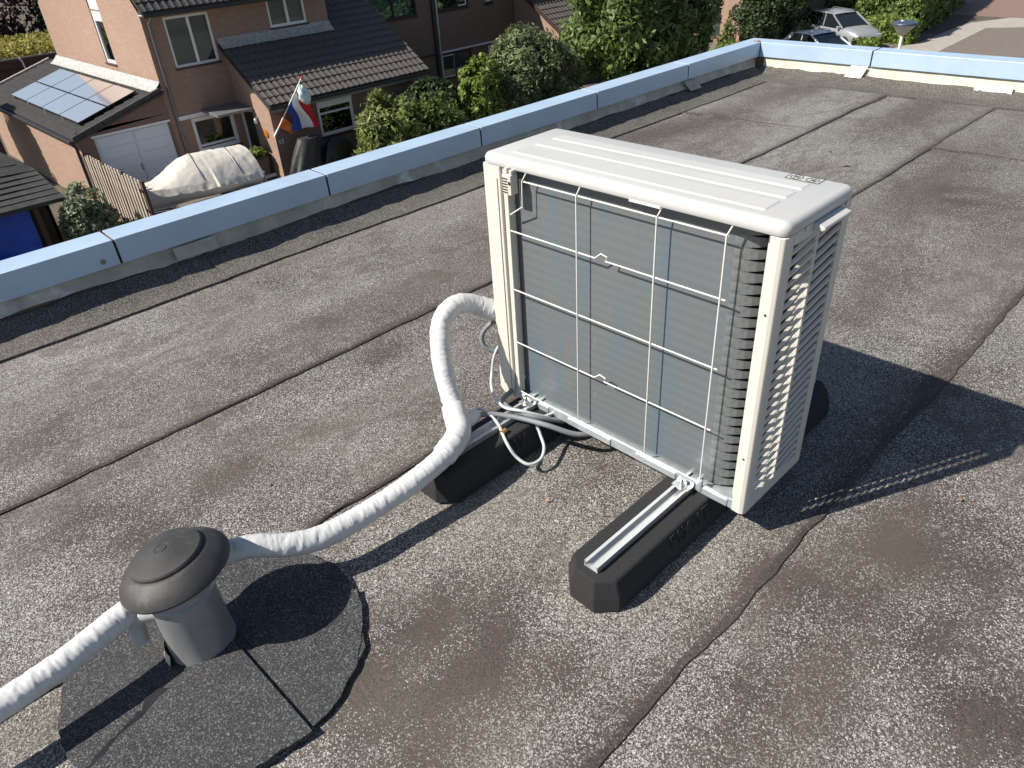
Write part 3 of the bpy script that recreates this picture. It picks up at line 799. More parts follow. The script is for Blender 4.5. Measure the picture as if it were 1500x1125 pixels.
# ---- rubber feet with aluminium rails
def foot(label, xc, y0, y1):
    t = thing('rubber_foot', label, 'mounting foot', (xc, (y0 + y1) / 2, .008), 0, 'rubber feet under the outdoor unit')
    L = (y1 - y0) / 2; c = .045
    rings = []
    for hw, hl, z, cc in ((.083, L, 0, c), (.083, L, .046, c), (.069, L - .010, .093, c * .82), (.064, L - .014, .097, c * .78)):
        rings.append([(-hw, -hl + cc, z), (-hw + cc, -hl, z), (hw - cc, -hl, z), (hw, -hl + cc, z), (hw, hl - cc, z), (hw - cc, hl, z), (-hw + cc, hl, z), (-hw, hl - cc, z)])
    n = 8; vs = [p for q in rings for p in q]; fs = [tuple(range(8))[::-1], tuple(range(24, 32))]
    for i in range(3):
        for k in range(8): fs.append((i * 8 + k, i * 8 + (k + 1) % 8, (i + 1) * 8 + (k + 1) % 8, (i + 1) * 8 + k))
    m = MB(); m.add(vs, fs)
    body = m.build('rubber_body', M['rubber'], t, bevel=.006, seg=2, ang=20)
    # C rail
    w = .0205; m = MB(); m.box(-w, w, -L + .035, L - .035, .0975, .1005)
    m.box(-w, -w + .003, -L + .0352, L - .0352, .1005, .1155); m.box(w - .003, w, -L + .0352, L - .0352, .1005, .1155)
    m.box(-w + .003, -w + .008, -L + .0354, L - .0354, .1132, .1153); m.box(w - .008, w - .003, -L + .0354, L - .0354, .1132, .1153)
    m.build('rail', M['alu'], t)
    cu = bpy.data.curves.new('foot_text', 'FONT'); cu.body = 'FIX-IT'; cu.size = .054; cu.extrude = .0022; cu.space_character = 1.25
    tmp = bpy.data.objects.new('tmp', cu); COL.objects.link(tmp)
    bpy.context.view_layer.update()
    me = bpy.data.meshes.new_from_object(tmp.evaluated_get(bpy.context.evaluated_depsgraph_get())); bpy.data.objects.remove(tmp)
    me.name = 'embossed_text'; me.materials.append(M['rubber'])
    o = link(bpy.data.objects.new('embossed_text', me), body)
    up = Vector((-.014, 0, .047)).normalized(); rt = Vector((0, 1, 0)); nr = rt.cross(up)
    o.matrix_local = Matrix(((rt.x, up.x, nr.x, .0825), (rt.y, up.y, nr.y, -L + .255), (rt.z, up.z, nr.z, .0505), (0, 0, 0, 1)))
    for yy in (1.318, 1.66):
        m = MB(); y = yy - (y0 + y1) / 2
        m.box(-.026, .026, y - .012, y + .024, .1156, .1185); m.box(-.026, .026, y + .016, y + .024, .1185, .128)
        m.build('bracket', M['steel'], t, bevel=.002)
        m = MB(); m.lathe([(.016, .1186), (.016, .1206), (.0095, .1208), (.0095, .128), (.006, .1285), (.006, .143), (.005, .144)], 12, (0, y - .004, 0)); m.build('bolt', M['steel'], t)
    return t
foot('black rubber foot under the louvred end of the outdoor unit, fully in view', -.800, .905, 2.075)
f2 = foot('black rubber foot under the pipe end of the outdoor unit, crossed by cables', -1.392, .895, 2.065)

# ---- roof vent
vent = thing('roof_vent', 'grey roof vent pipe with wide faded black cap on a round patch', 'vent', (-1.402, .196, .012), 0)
m = MB(); m.lathe([(.079, 0), (.077, .01), (.0745, .05), (.0725, .16), (.0725, .172), (.0765, .175), (.0765, .184), (.0715, .188), (.0715, .222)], 48); m.build('vent_pipe', M['pvc'], vent, smooth=40)
m = MB(); m.lathe([(.090, -.003), (.087, .003), (.076, .006)], 40); m.build('bitumen_collar', M['black_bitumen'], vent, smooth=True)
m = MB(); m.lathe([(.05, .236), (.117, .218), (.122, .211), (.1275, .212), (.1288, .217), (.1242, .228), (.110, .2435), (.0945, .2555), (.0865, .2605), (.0835, .2605), (.0838, .2665), (.0812, .2705), (.045, .2805), (.018, .2850), (.017, .2838), (.011, .2838), (.010, .2855), (.001, .2857)], 64)
cp = m.build('vent_cap', M['cap'], vent, smooth=35); cp.location = (-.008, .036, -.002); cp.rotation_euler = (R_(6), R_(-8), 0)
m = MB(); m.grid(lambda u, v: (.083 * math.cos(3.4 + 1.5 * u) * (1 + .10 * v + .05 * nz(u * 9, v * 3)), .083 * math.sin(3.4 + 1.5 * u) * (1 + .10 * v), .030 * (1 - v) + .004 * nz(u * 12, v * 4)), 24, 5); m.build('sealant', M['flash'], vent, smooth=True)
# drain elbow under the cap
el = smooth_path([(-1.425, .140, .150), (-1.446, .108, .148), (-1.458, .092, .134), (-1.458, .087, .104), (-1.448, .083, .074)], 6)
m = MB(); m.tube(el, .019, 16)
tag(m.build('drain_elbow', M['pvc_l'], smooth=50), 'small pale grey pipe elbow peeping from under the black vent cap', 'pipe elbow')

# ---- wrapped refrigerant pipe
def wrapped(path, r, n=24, step=.0028, seed=0.):
    P = smooth_path(path, 24)
    L = [0.0]
    for a, b in zip(P[:-1], P[1:]): L.append(L[-1] + (b - a).length)
    N = int(L[-1] / step); Q = []; j = 0
    for k in range(N + 1):
        s = L[-1] * k / N
        while j < len(L) - 2 and L[j + 1] < s: j += 1
        t = (s - L[j]) / max(1e-9, L[j + 1] - L[j]); Q.append(P[j].lerp(P[j + 1], min(1, t)))
    ref = None; vs = []
    for k, p in enumerate(Q):
        d = (Q[min(k + 2, N)] - Q[max(k - 2, 0)]).normalized()
        if ref is None: ref = Vector((0, 0, 1)) if abs(d.z) < .9 else Vector((1, 0, 0))
        a = (ref - d * ref.dot(d)).normalized(); ref = a; b = d.cross(a); s = L[-1] * k / N
        rr0 = r * (1 + .05 * nz(s * 3.1, seed) + .03 * nz(s * 11, seed + 3))
        for q in range(n):
            th = 2 * math.pi * q / n
            lap = (s / .034 + th / (2 * math.pi)) % 1.0
            wr = nz(s * 60 + 3 * math.sin(th), math.cos(th) * 2.4, seed + math.sin(th) * 2.4)
            rg = max(0, 1 - abs(nz(s * 34 + 1.9 * math.sin(th + .7), math.cos(th) * 1.4, seed + 6)) / .06) + .7 * max(0, 1 - abs(nz(s * 71 + 2.9 * math.sin(th + 2.1), math.cos(th + 1) * 1.1, seed + 9)) / .05)
            rr = rr0 + .0013 * (1 - lap) ** 4 + .0008 * wr - .0017 * rg - .0030 * max(0, nz(s * 62 + 1.6 * math.sin(th + 1), math.cos(th) * .9, seed + 2) - .12)
            vs.append(p + (a * math.cos(th) + b * math.sin(th)) * rr)
    fs = []
    for k in range(N):
        for q in range(n): fs.append((k * n + q, k * n + (q + 1) % n, (k + 1) * n + (q + 1) % n, (k + 1) * n + q))
    fs.append(tuple(range(n))[::-1]); fs.append(tuple(N * n + q for q in range(n)))
    return vs, fs
pipe = abs_thing('refrigerant_pipe', 'white tape wrapped pipe running from the unit past the vent across the roof', 'pipe', (-1.4, .9, 0))
pth = [(-1.528, 1.395, .372), (-1.575, 1.352, .388), (-1.603, 1.300, .422), (-1.610, 1.237, .436), (-1.600, 1.174, .405), (-1.560, 1.129, .325), (-1.515, 1.105, .240), (-1.462, 1.082, .186), (-1.396, 1.037, .166), (-1.362, .962, .154), (-1.352, .851, .140), (-1.356, .745, .128), (-1.364, .638, .121), (-1.374, .537, .124), (-1.400, .457, .140), (-1.437, .387, .163), (-1.462, .322, .165), (-1.492, .20, .150), (-1.470, .090, .158), (-1.443, -.056, .150), (-1.436, -.167, .145), (-1.435, -.293, .140), (-1.45, -.60, .12), (-1.5, -1.1, .06)]
m = MB(); m.add(*wrapped(pth, .0305)); m.build('wrapped_pipe', M['wrap'], pipe, smooth=70)
m = MB(); m.add(*wrapped([(-1.565, 1.365, .384), (-1.577, 1.350, .392), (-1.590, 1.330, .402)], .0345, 18, .003, 7.)); m.build('tape_end', M['wrap'], pipe, smooth=70)
m = MB(); m.add(*wrapped([(-1.475, 1.088, .196), (-1.44, 1.068, .178), (-1.40, 1.042, .165), (-1.375, .995, .158), (-1.364, .95, .150)], .0365, 20, .003, 3.)); m.build('tape_joint', M['wrap'], pipe, smooth=70)
m = MB(); m.add(*wrapped([(-1.425, 1.060, .172), (-1.432, 1.105, .155), (-1.455, 1.150, .138)], .021, 16, .003, 5.)); m.build('tape_branch', M['wrap'], pipe, smooth=70)

def cable(name, label, pts, r, mat, cat='cable'):
    m = MB(); m.tube(smooth_path(pts, 8), r, 8)
    return tag(m.build(name, mat, smooth=60), label, cat)
cable('conduit', 'dark grey conduit leaving the pipe joint and ducking under the unit', [(-1.440, 1.095, .150), (-1.450, 1.145, .142), (-1.420, 1.200, .133), (-1.350, 1.242, .129), (-1.262, 1.272, .128), (-1.19, 1.33, .095), (-1.15, 1.40, .085)], .0085, M['cable_d'], 'conduit')
cable('conduit', 'dark grey conduit curling from the service cover over the left foot', [(-1.492, 1.395, .13), (-1.482, 1.325, .120), (-1.465, 1.285, .125), (-1.418, 1.258, .131), (-1.355, 1.262, .133), (-1.305, 1.29, .125), (-1.27, 1.36, .09)], .008, M['cable_d'], 'conduit')
cable('cable', 'pale grey cable looping down over the black rubber foot', [(-1.455, 1.145, .142), (-1.470, 1.185, .140), (-1.395, 1.186, .126), (-1.315, 1.153, .100), (-1.279, 1.157, .062), (-1.243, 1.172, .045), (-1.234, 1.214, .045), (-1.257, 1.254, .055), (-1.291, 1.272, .082), (-1.312, 1.285, .112), (-1.30, 1.36, .112)], .0052, M['cable_l'])
cable('cable', 'pale grey cable hanging beside the service cover of the unit', [(-1.548, 1.40, .30), (-1.575, 1.36, .22), (-1.575, 1.338, .150), (-1.535, 1.298, .136), (-1.475, 1.262, .138), (-1.410, 1.240, .142), (-1.345, 1.262, .145), (-1.28, 1.34, .10)], .005, M['cable_l'])
cable('cable', 'short dark grey cable loop behind the service cover', [(-1.545, 1.42, .36), (-1.60, 1.37, .318), (-1.618, 1.345, .275), (-1.60, 1.35, .235), (-1.545, 1.40, .215)], .008, M['cable_d'])
m = MB(); m.tube([(-1.352, 1.165, .112), (-1.352, 1.185, .112)], .009, 12)
tag(m.build('brass_plug', M['copper'], smooth=50), 'small brass plug lying on the rail of the cable crossed foot', 'plug')

# ================================================================== ground, street
m = MB(); m.add([(-160, -120, GZ), (120, -120, GZ), (120, 220, GZ), (-160, 220, GZ)], [(0, 1, 2, 3)])
struct(m.build('ground', M['soil']))
def slab(name, mat, pts, z0, z1):
    m = MB(); m.prism(pts, z0, z1, 'z'); return struct(m.build(name, mat))
slab('driveway', M['pave'], [(-25.0, 6.1), (-14, 6.1), (-14, 12.0), (-25.0, 12.0)], GZ - .1, GZ + .006)
slab('road', M['pave'], [(-14.9, 36), (-13.3, 41.7), (-13.6, 49.2), (-11.9, 50.2), (14, 52), (14, 18), (-12, 18)], GZ - .1, GZ + .010)
slab('pavement', M['flag'], [(-16.5, 36), (-14.9, 36), (-13.3, 41.7), (-13.6, 49.2), (-11.9, 50.2), (14, 52), (14, 54), (-13.6, 53.2), (-15.0, 50.5), (-15.0, 44)], GZ - .1, GZ + .018)
slab('street_far', M['pave_red'], [(-19.5, 53.6), (-13.6, 53.3), (14, 54.2), (14, 75), (-22, 75)], GZ - .1, GZ + .010)
slab('parking_bay', M['pave'], [(-26, 36.5), (-16.6, 36.5), (-15.2, 44), (-15.2, 46.5), (-26, 48)], GZ - .1, GZ + .008)

# ================================================================== wall / window helpers
def wall_mesh(mb, axis, pos, out, u0, u1, z0, z1, holes=(), depth=.12):
    """sheet on the plane axis=pos, facing 'out' (+1/-1), with reveals round the holes (u0,u1,z0,z1)"""
    us = sorted({u0, u1, *[h[0] for h in holes], *[h[1] for h in holes]}); zs = sorted({z0, z1, *[h[2] for h in holes], *[h[3] for h in holes]})
    P = (lambda u, z, d=0: (pos - out * d, u, z)) if axis == 'x' else (lambda u, z, d=0: (u, pos - out * d, z))
    for a, b in zip(us[:-1], us[1:]):
        for c, d in zip(zs[:-1], zs[1:]):
            cu, cz = (a + b) / 2, (c + d) / 2
            if any(h[0] < cu < h[1] and h[2] < cz < h[3] for h in holes): continue
            mb.add([P(a, c), P(b, c), P(b, d), P(a, d)], [(0, 1, 2, 3)])
    for a, b, c, d in holes:
        q = [(a, c), (b, c), (b, d), (a, d)]
        for i in range(4):
            (ua, za), (ub, zb) = q[i], q[(i + 1) % 4]
            mb.add([P(ua, za), P(ub, zb), P(ub, zb, depth), P(ua, za, depth)], [(0, 1, 2, 3)])

def box_on(mb, axis, pos, out, u0, u1, z0, z1, d0, d1):
    a, b = sorted((pos + out * d0, pos + out * d1))
    if axis == 'x': mb.box(a, b, u0, u1, z0, z1)
    else: mb.box(u0, u1, a, b, z0, z1)

def window(par, axis, pos, out, u0, u1, z0, z1, splits=(), fw=.07, fmat='white', back='room', sill=True, name='window', transom=None, casing=()):
    """frame set into the reveal; panes and backing behind"""
    m = MB(); d0, d1 = -.10, -.035
    box_on(m, axis, pos, out, u0, u1, z0, z0 + fw, d0, d1); box_on(m, axis, pos, out, u0, u1, z1 - fw, z1, d0, d1)
    box_on(m, axis, pos, out, u0, u0 + fw, z0 + fw, z1 - fw, d0, d1); box_on(m, axis, pos, out, u1 - fw, u1, z0 + fw, z1 - fw, d0, d1)
    for s in splits: box_on(m, axis, pos, out, s - fw * .55, s + fw * .55, z0 + fw, z1 - fw, d0, d1 + .004)
    if transom: box_on(m, axis, pos, out, u0 + fw, u1 - fw, transom - fw * .3, transom + fw * .3, d0, d1 + .002)
    f = m.build(name, M[fmat], par, bevel=.006, seg=1)
    e = [u0 + fw] + list(splits) + [u1 - fw]
    for a, b in zip(e[:-1], e[1:]):
        g = MB(); box_on(g, axis, pos, out, a, b, z0 + fw, z1 - fw, -.085, -.08); sub(g, 'pane', M['glass'], f)
        if (a in [c for c in casing]):
            c = MB(); 
            for q in ((a, b, z0 + fw, z0 + fw * 1.7), (a, b, z1 - fw * 1.7, z1 - fw), (a, a + fw * .7, z0 + fw * 1.7, z1 - fw * 1.7), (b - fw * .7, b, z0 + fw * 1.7, z1 - fw * 1.7)):
                box_on(c, axis, pos, out, *q, -.079, -.045)
            sub(c, 'casement', M['white'], f, bevel=.004, seg=1)
    b = MB(); box_on(b, axis, pos, out, u0 - .02, u1 + .02, z0 - .02, z1 + .02, -.30, -.20); sub(b, 'backing', M[back], f)
    if sill:
        s = MB(); box_on(s, axis, pos, out, u0 - .04, u1 + .04, z0 - .055, z0 - .002, -.08, .045); sub(s, 'sill', M['brownframe'], f, bevel=.006, seg=1)
    return f

def tile_mesh(w, l, ns=10, t=.016, amp=.028):
    """single-roll tile: x across, y up the slope, z out"""
    vs = []; fs = []
    for yy, lift in ((0, .03), (l * 1.06, 0.0)):
        for k in range(ns + 1):
            u = k / ns
            z = amp * math.exp(-((u - .72) / .2) ** 2) + lift
            vs.append((u * w, yy, z))
    W = ns + 1
    for k in range(ns): fs.append((k, k + 1, W + k + 1, W + k))
    b = len(vs)
    for k in range(ns + 1):
        p = vs[k]; vs.append((p[0], p[1], p[2] - t - .012))
    for k in range(ns): fs.append((k, b + k, b + k + 1, k + 1))
    me = bpy.data.meshes.new('roof_tile'); me.from_pydata(vs, [], fs)
    for p in me.polygons: p.use_smooth = True
    me.set_sharp_from_angle(angle=R_(50))
    return me, vs, fs

def slope_frame(o, ux, uy):
    ux = Vector(ux).normalized(); uy = Vector(uy).normalized(); n = ux.cross(uy)
    return Matrix(((ux.x, uy.x, n.x, o[0]), (ux.y, uy.y, n.y, o[1]), (ux.z, uy.z, n.z, o[2]), (0, 0, 0, 1)))

def tiled(par, frame, w, l, cells, mat, limit=300, name='roof_tile'):
    me, vs, fs = tile_mesh(w, l); me.materials.append(mat)
    rest = MB()
    for i, (c, r) in enumerate(cells):
        M4 = frame @ Matrix.Translation((c * w, r * l, 0))
        if i < limit:
            o = bpy.data.objects.new(name, me); link(o, par)
            j = Matrix.Rotation(R_(random.uniform(-.7, .7)), 4, 'Z') @ Matrix.Translation((0, 0, random.uniform(-.004, .004)))
            o.matrix_local = Matrix.Translation(-par.location) @ M4 @ j if par.get('abs') else M4 @ j
        else:
            rest.add([M4 @ Vector(v) for v in vs], fs)
    if rest.v:
        o = rest.build(name + 's', mat, par, smooth=50); o['kind'] = 'stuff'

def pipe_run(par, name, pts, r, mat, n=10): return MB().tube(pts, r, n).build(name, M[mat], par, smooth=60)

# ================================================================== nearest house
hA = abs_thing('brick_house', 'brown brick house with catslide tiled roof and tall gable beside the garage', 'house', (-30, 13, GZ))
FX = -25.0; EZ = -.70; RZ = 4.4; YG = 8.8; YD = 15.15; YV = 17.4; EVX = -22.5; EVZ = -3.40; SL = .64
m = MB()
wall_mesh(m, 'x', FX, 1, YG, YD, GZ, EZ + .1, [(9.45, 10.9, -2.30, -.86), (9.42, 10.88, -4.92, -3.83), (12.92, 14.33, -1.62, -.72)])
m.build('front_wall', M['brick'], hA)
m = MB()
wall_mesh(m, 'y', YG, -1, -35, FX, GZ, EZ, [(-29.36, -28.42, -2.36, EZ - .02)])
m.add([(-35, YG, EZ), (FX, YG, EZ), (-28.42, YG, 2.77), (-28.42, YG, EZ)], [(3, 1, 2)])
m.add([(-35, YG, EZ), (-29.36, YG, EZ), (-29.36, YG, 3.74), (-30, YG, RZ)], [(0, 1, 2, 3)])
m.add([(-29.36, YG, 1.2), (-28.42, YG, 1.2), (-28.42, YG, 2.77), (-29.36, YG, 3.74)], [(0, 1, 2, 3)])
m.build('gable_wall', M['brick'], hA)
m = MB(); wall_mesh(m, 'y', YD, 1, -28.0, FX, -2.0, EZ); m.build('dormer_cheek', M['tile_b'], hA)
m = MB(); wall_mesh(m, 'y', YV - .15, 1, -35, -22.85, GZ, -3.2)
m.add([(-35, YV - .15, -3.2), (-22.85, YV - .15, -3.2), (-30, YV - .15, 1.3), (-35, YV - .15, 1.3)], [(0, 1, 2, 3)]); m.build('party_wall', M['brick2'], hA)
m = MB(); m.box(-35.1, -35, YG, YV, GZ, EZ); m.build('rear_wall', M['brick'], hA)
window(hA, 'y', YG, -1, -29.36, -28.42, -2.36, -.98, (), .085, back='curtain_g'); 
window(hA, 'y', YG, -1, -29.36, -28.42, -.975, 1.2, (), .085, back='curtain', sill=False)
m = MB(); box_on(m, 'y', YG, -1, -29.28, -28.50, -.89, 1.1, -.078, -.055); m.build('window_panel', M['white'], hA)
window(hA, 'x', FX, 1, 9.45, 10.9, -2.30, -.86, (10.22,), .075, back='blind')
window(hA, 'x', FX, 1, 12.92, 14.33, -1.62, -.72, (13.63,), .085, back='curtain_g')
window(hA, 'x', FX, 1, 9.42, 10.88, -4.92, -3.83, (), .12, transom=-4.72)
m = MB(); box_on(m, 'x', FX, 1, 8.98, 10.35, -3.80, -3.68, -.02, .05); m.build('white_lintel', M['white'], hA, bevel=.005)
# upper roof (tiled slab, runs out of the frame)
m = MB(); t = .10
m.prism([(-24.42, EZ - .02), (-24.42, EZ + .08), (-30, RZ + .25), (-35.4, EZ + .08), (-35.4, EZ - .02), (-30, RZ + .02)], YG - .12, YD + .02, 'y'); ur = m.build('upper_roof', M['tile_b'], hA)
fr = slope_frame((-24.40, YG - .12, EZ + .085), (0, 1, 0), (-5.58, 0, RZ + .17 - EZ))
cells = [(c, r) for r in range(5) for c in range(30)]
tiled(hA, fr, .215, .33, cells, M['tile_b'], limit=0, name='upper_tile')
m = MB(); m.box(-24.46, -24.33, YG - .12, YD + .05, EZ - .06, EZ + .04); m.build('gutter', M['gutter'], hA, bevel=.02)
m = MB(); m.box(FX - .02, -24.44, YG - .02, YD, EZ - .03, EZ - .015); m.build('soffit', M['white'], hA)
pipe_run(hA, 'downpipe', [(-24.5, YG + .16, EZ - .05), (-24.93, YG + .18, EZ - .28), (-24.93, YG + .18, GZ)], .042, 'zinc')
# lean-to wing with the catslide roof
WX = EVX - .30; WY = 11.10
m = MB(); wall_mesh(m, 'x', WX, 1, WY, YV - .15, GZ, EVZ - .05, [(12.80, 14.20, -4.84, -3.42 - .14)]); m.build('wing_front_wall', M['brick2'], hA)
m = MB(); dx0, dx1, dz = -24.93, -24.02, -3.78
wall_mesh(m, 'y', WY, -1, FX, WX, GZ, EVZ + .12, [(dx0, dx1, GZ, dz)])
m.add([(FX, WY, EVZ + .12), (WX, WY, EVZ + .12), (FX, WY, EVZ + .12 + (WX - FX) * SL)], [(0, 1, 2)]); m.build('wing_side_wall', M['brick'], hA)
window(hA, 'x', WX, 1, 12.80, 14.20, -4.84, -3.84, (), .10, transom=-4.12)
m = MB(); box_on(m, 'x', WX, 1, 12.80, 14.20, -3.838, -3.56, -.09, -.02); m.build('window_panel', M['white'], hA)
d = MB(); d.box(dx0 + .08, dx1 - .06, WY + .08, WY + .12, GZ, dz - .07); dr = d.build('front_door', M['blackframe'], hA)
m = MB(); m.box(dx0, dx0 + .08, WY + .03, WY + .12, GZ, dz); m.box(dx1 - .06, dx1, WY + .03, WY + .12, GZ, dz); m.box(dx0, dx1, WY + .03, WY + .12, dz - .07, dz); sub(m, 'door_frame', M['white'], dr)
m = MB(); m.prism([(FX, -3.60), (-23.85, -3.66), (-23.85, -3.74), (FX, -3.70)], 9.85, WY - .02, 'y'); m.build('door_canopy', M['zinc'], hA, bevel=.01)
# catslide roof: boarding and tiles
sn = Vector((EVX - FX, 0, 0)); 
m = MB(); o_ = .05
def zr(x): return EVZ + (EVX - x) * SL
m.add([(EVX, 10.95, EVZ - o_), (FX, 10.95, zr(FX) - o_), (FX, YD, zr(FX) - o_), (-30, YD, zr(-30) - o_), (-30, YV, zr(-30) - o_), (EVX, YV, EVZ - o_)], [(0, 1, 2, 3, 4, 5)])
m.add([(EVX, 10.95, EVZ - o_), (FX, 10.95, zr(FX) - o_), (FX, 10.95, zr(FX) - .16), (EVX, 10.95, EVZ - .16)], [(0, 1, 2, 3)])
m.add([(EVX, 10.95, EVZ - o_), (EVX, 10.95, EVZ - .18), (EVX, YV, EVZ - .18), (EVX, YV, EVZ - o_)], [(0, 1, 2, 3)])
m.add([(EVX, YV, EVZ - o_), (-30, YV, zr(-30) - o_), (-30, YV, zr(-30) - .16), (EVX, YV, EVZ - .16)], [(0, 1, 2, 3)])
m.build('roof_boarding', M['tile_b'], hA)
m = MB(); m.box(EVX - .02, EVX + .10, 10.95, YV, EVZ - .17, EVZ - .06); m.build('wing_gutter', M['gutter'], hA, bevel=.02)
m = MB(); m.box(EVX - .03, EVX - .021, 10.96, YV - .02, EVZ - .27, EVZ - .175); m.build('wing_fascia', M['zinc'], hA)
fr = slope_frame((EVX + .04, 10.95, EVZ - .03), (0, 1, 0), (-1, 0, SL))
tw, tl = (YV - 10.95) / 30, .33
rowlen = math.hypot(1, SL)
nleft = int((EVX + .04 - FX) * rowlen / tl); cR = int((YD - 10.95) / tw) + 1
cells = [(c, r) for r in range(nleft + 1) for c in range(30) if r < nleft or c >= cR] + [(c, r) for r in range(nleft + 1, 21) for c in range(cR, 30)]
tiled(hA, fr, tw, tl, cells, M['tile'], limit=300)
m = MB(); m.grid(lambda u, v: (FX + .02 + .30 * v + .02 * nz(u * 30, v * 3), 10.95 + (YD - 10.95) * u, zr(FX + .3 * v) + .05 + .10 * (1 - v) ** 3 + .02 * nz(u * 40, v * 4, 2)), 60, 5)
m.build('lead_flashing', M['lead'], hA, smooth=True)
# lamp and amber disc on the side wall, number plate on the front
m = MB(); m.lathe([(.03, -.12), (.075, -.10), (.055, .02), (.02, .06)], 14, (-23.72, WY - .10, -4.02)); m.bar((-23.72, WY - .1, -3.98), (-23.72, WY, -3.94), .03, .03); m.build('wall_lamp', M['galv'], hA, smooth=50)
m = MB(); m.lathe([(.13, 0), (.13, .03), (.06, .045)], 20); o = m.build('amber_disc', M['amber'], hA); o.location = Vector((-23.35, WY - .0, -4.42)) - hA.location; o.rotation_euler = (R_(90), 0, 0)
m = MB(); m.box(WX + .002, WX + .02, 11.16, 11.36, -4.72, -4.55); npl = m.build('number_plate', M['zinc'], hA)
cu = bpy.data.curves.new('house_number', 'FONT'); cu.body = '13'; cu.size = .20; cu.extrude = .003
tmp = bpy.data.objects.new('tmp', cu); COL.objects.link(tmp); bpy.context.view_layer.update()
me = bpy.data.meshes.new_from_object(tmp.evaluated_get(bpy.context.evaluated_depsgraph_get())); bpy.data.objects.remove(tmp)
me.materials.append(M['plate']); o = link(bpy.data.objects.new('house_number', me), npl)
o.matrix_local = Matrix(((0, 0, 1, WX + .024), (1, 0, 0, 11.16), (0, 1, 0, -4.70), (0, 0, 0, 1)))

# ---- attached garage
gA = abs_thing('garage', 'attached brick garage with pale double doors and shallow dark tiled roof', 'garage', (-30, 7.3, GZ))
YL = 5.95; GE = -3.62; GT = -2.78
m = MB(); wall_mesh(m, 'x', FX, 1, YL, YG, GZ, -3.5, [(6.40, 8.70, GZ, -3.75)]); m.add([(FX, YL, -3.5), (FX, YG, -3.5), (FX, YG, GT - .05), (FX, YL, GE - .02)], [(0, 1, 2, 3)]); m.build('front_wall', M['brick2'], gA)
m = MB(); wall_mesh(m, 'y', YL, -1, -36, FX, GZ, GE); m.build('side_wall', M['brick'], gA)
for y0, y1 in ((6.41, 7.545), (7.555, 8.69)):
    m = MB(); m.box(FX - .10, FX - .06, y0, y1, GZ + .02, -3.76); leaf = m.build('door_leaf', M['gdoor'], gA)
    for k in range(6):
        z0 = GZ + .06 + k * .345
        b = MB(); b.box(FX - .0598, FX - .045, y0 + .05, y1 - .05, z0, z0 + .333); sub(b, 'panel', M['gdoor'], leaf, bevel=.006, seg=1)
m = MB(); m.box(FX - .045, FX - .02, 7.50, 7.53, -4.98, -4.78); m.build('door_handle', M['zinc'], gA)
m = MB(); m.box(FX - .05, FX + .02, 6.34, 8.76, -3.75, -3.69); m.build('door_lintel', M['white'], gA)
m = MB(); m.prism([(YL - .12, GE - .06), (YG, GT - .06), (YG, GT - .14), (YL - .12, GE - .14)], -36, FX + .12, 'x'); m.build('roof_boarding', M['tile_b'], gA)
gd = Vector((0, YG - YL, GT - GE)); fr = slope_frame((FX + .10, YL - .14, GE - .05), (-1, 0, 0), (0, YG - YL, GT - GE))
# slope frame normal must point up
if fr.col[2].z < 0: fr = slope_frame((-36.0, YL - .14, GE - .05), (1, 0, 0), (0, YG - YL, GT - GE))
gl = math.hypot(YG - YL + .12, GT - GE) / 9
tiled(gA, fr, .2186, gl, [(c, r) for r in range(9) for c in range(51)], M['tile_b'], limit=0)
for k in range(9):     # verge caps on the front edge
    a = Vector((FX + .13, YL - .14, GE)) + gd.normalized() * (k * .335); b = a + gd.normalized() * .33
    m = MB(); m.bar(a, b, .12, .12 - .004 * (k % 2)); m.build('verge_tile', M['tile_b'], gA, bevel=.02)
for k in range(9):
    a = Vector((-36.0, YL - .14, GE)) + gd.normalized() * (k * .335); b = a + gd.normalized() * .33
    m = MB(); m.bar(a, b, .14, .14 - .004 * (k % 2)); m.build('verge_tile', M['flag'], gA, bevel=.02)
m = MB(); m.grid(lambda u, v: (-35.2 + 10.25 * u, YG - .02 - .32 * v + .02 * nz(u * 60, v * 3), GT - .0 + .16 * (1 - v) ** 2 - .32 * v * .29 + .05 + .02 * nz(u * 70, v * 4, 2)), 110, 5); m.build('lead_flashing', M['lead'], gA, smooth=True)
m = MB(); m.box(-36, FX + .1, YL - .26, YL - .14, GE - .15, GE - .06); m.build('gutter', M['gutter'], gA, bevel=.02)
pipe_run(gA, 'downpipe', [(FX + .02, YL - .18, GE - .1), (FX + .02, YL - .1, GE - .3), (FX + .02, YL - .1, GZ)], .045, 'gutter')
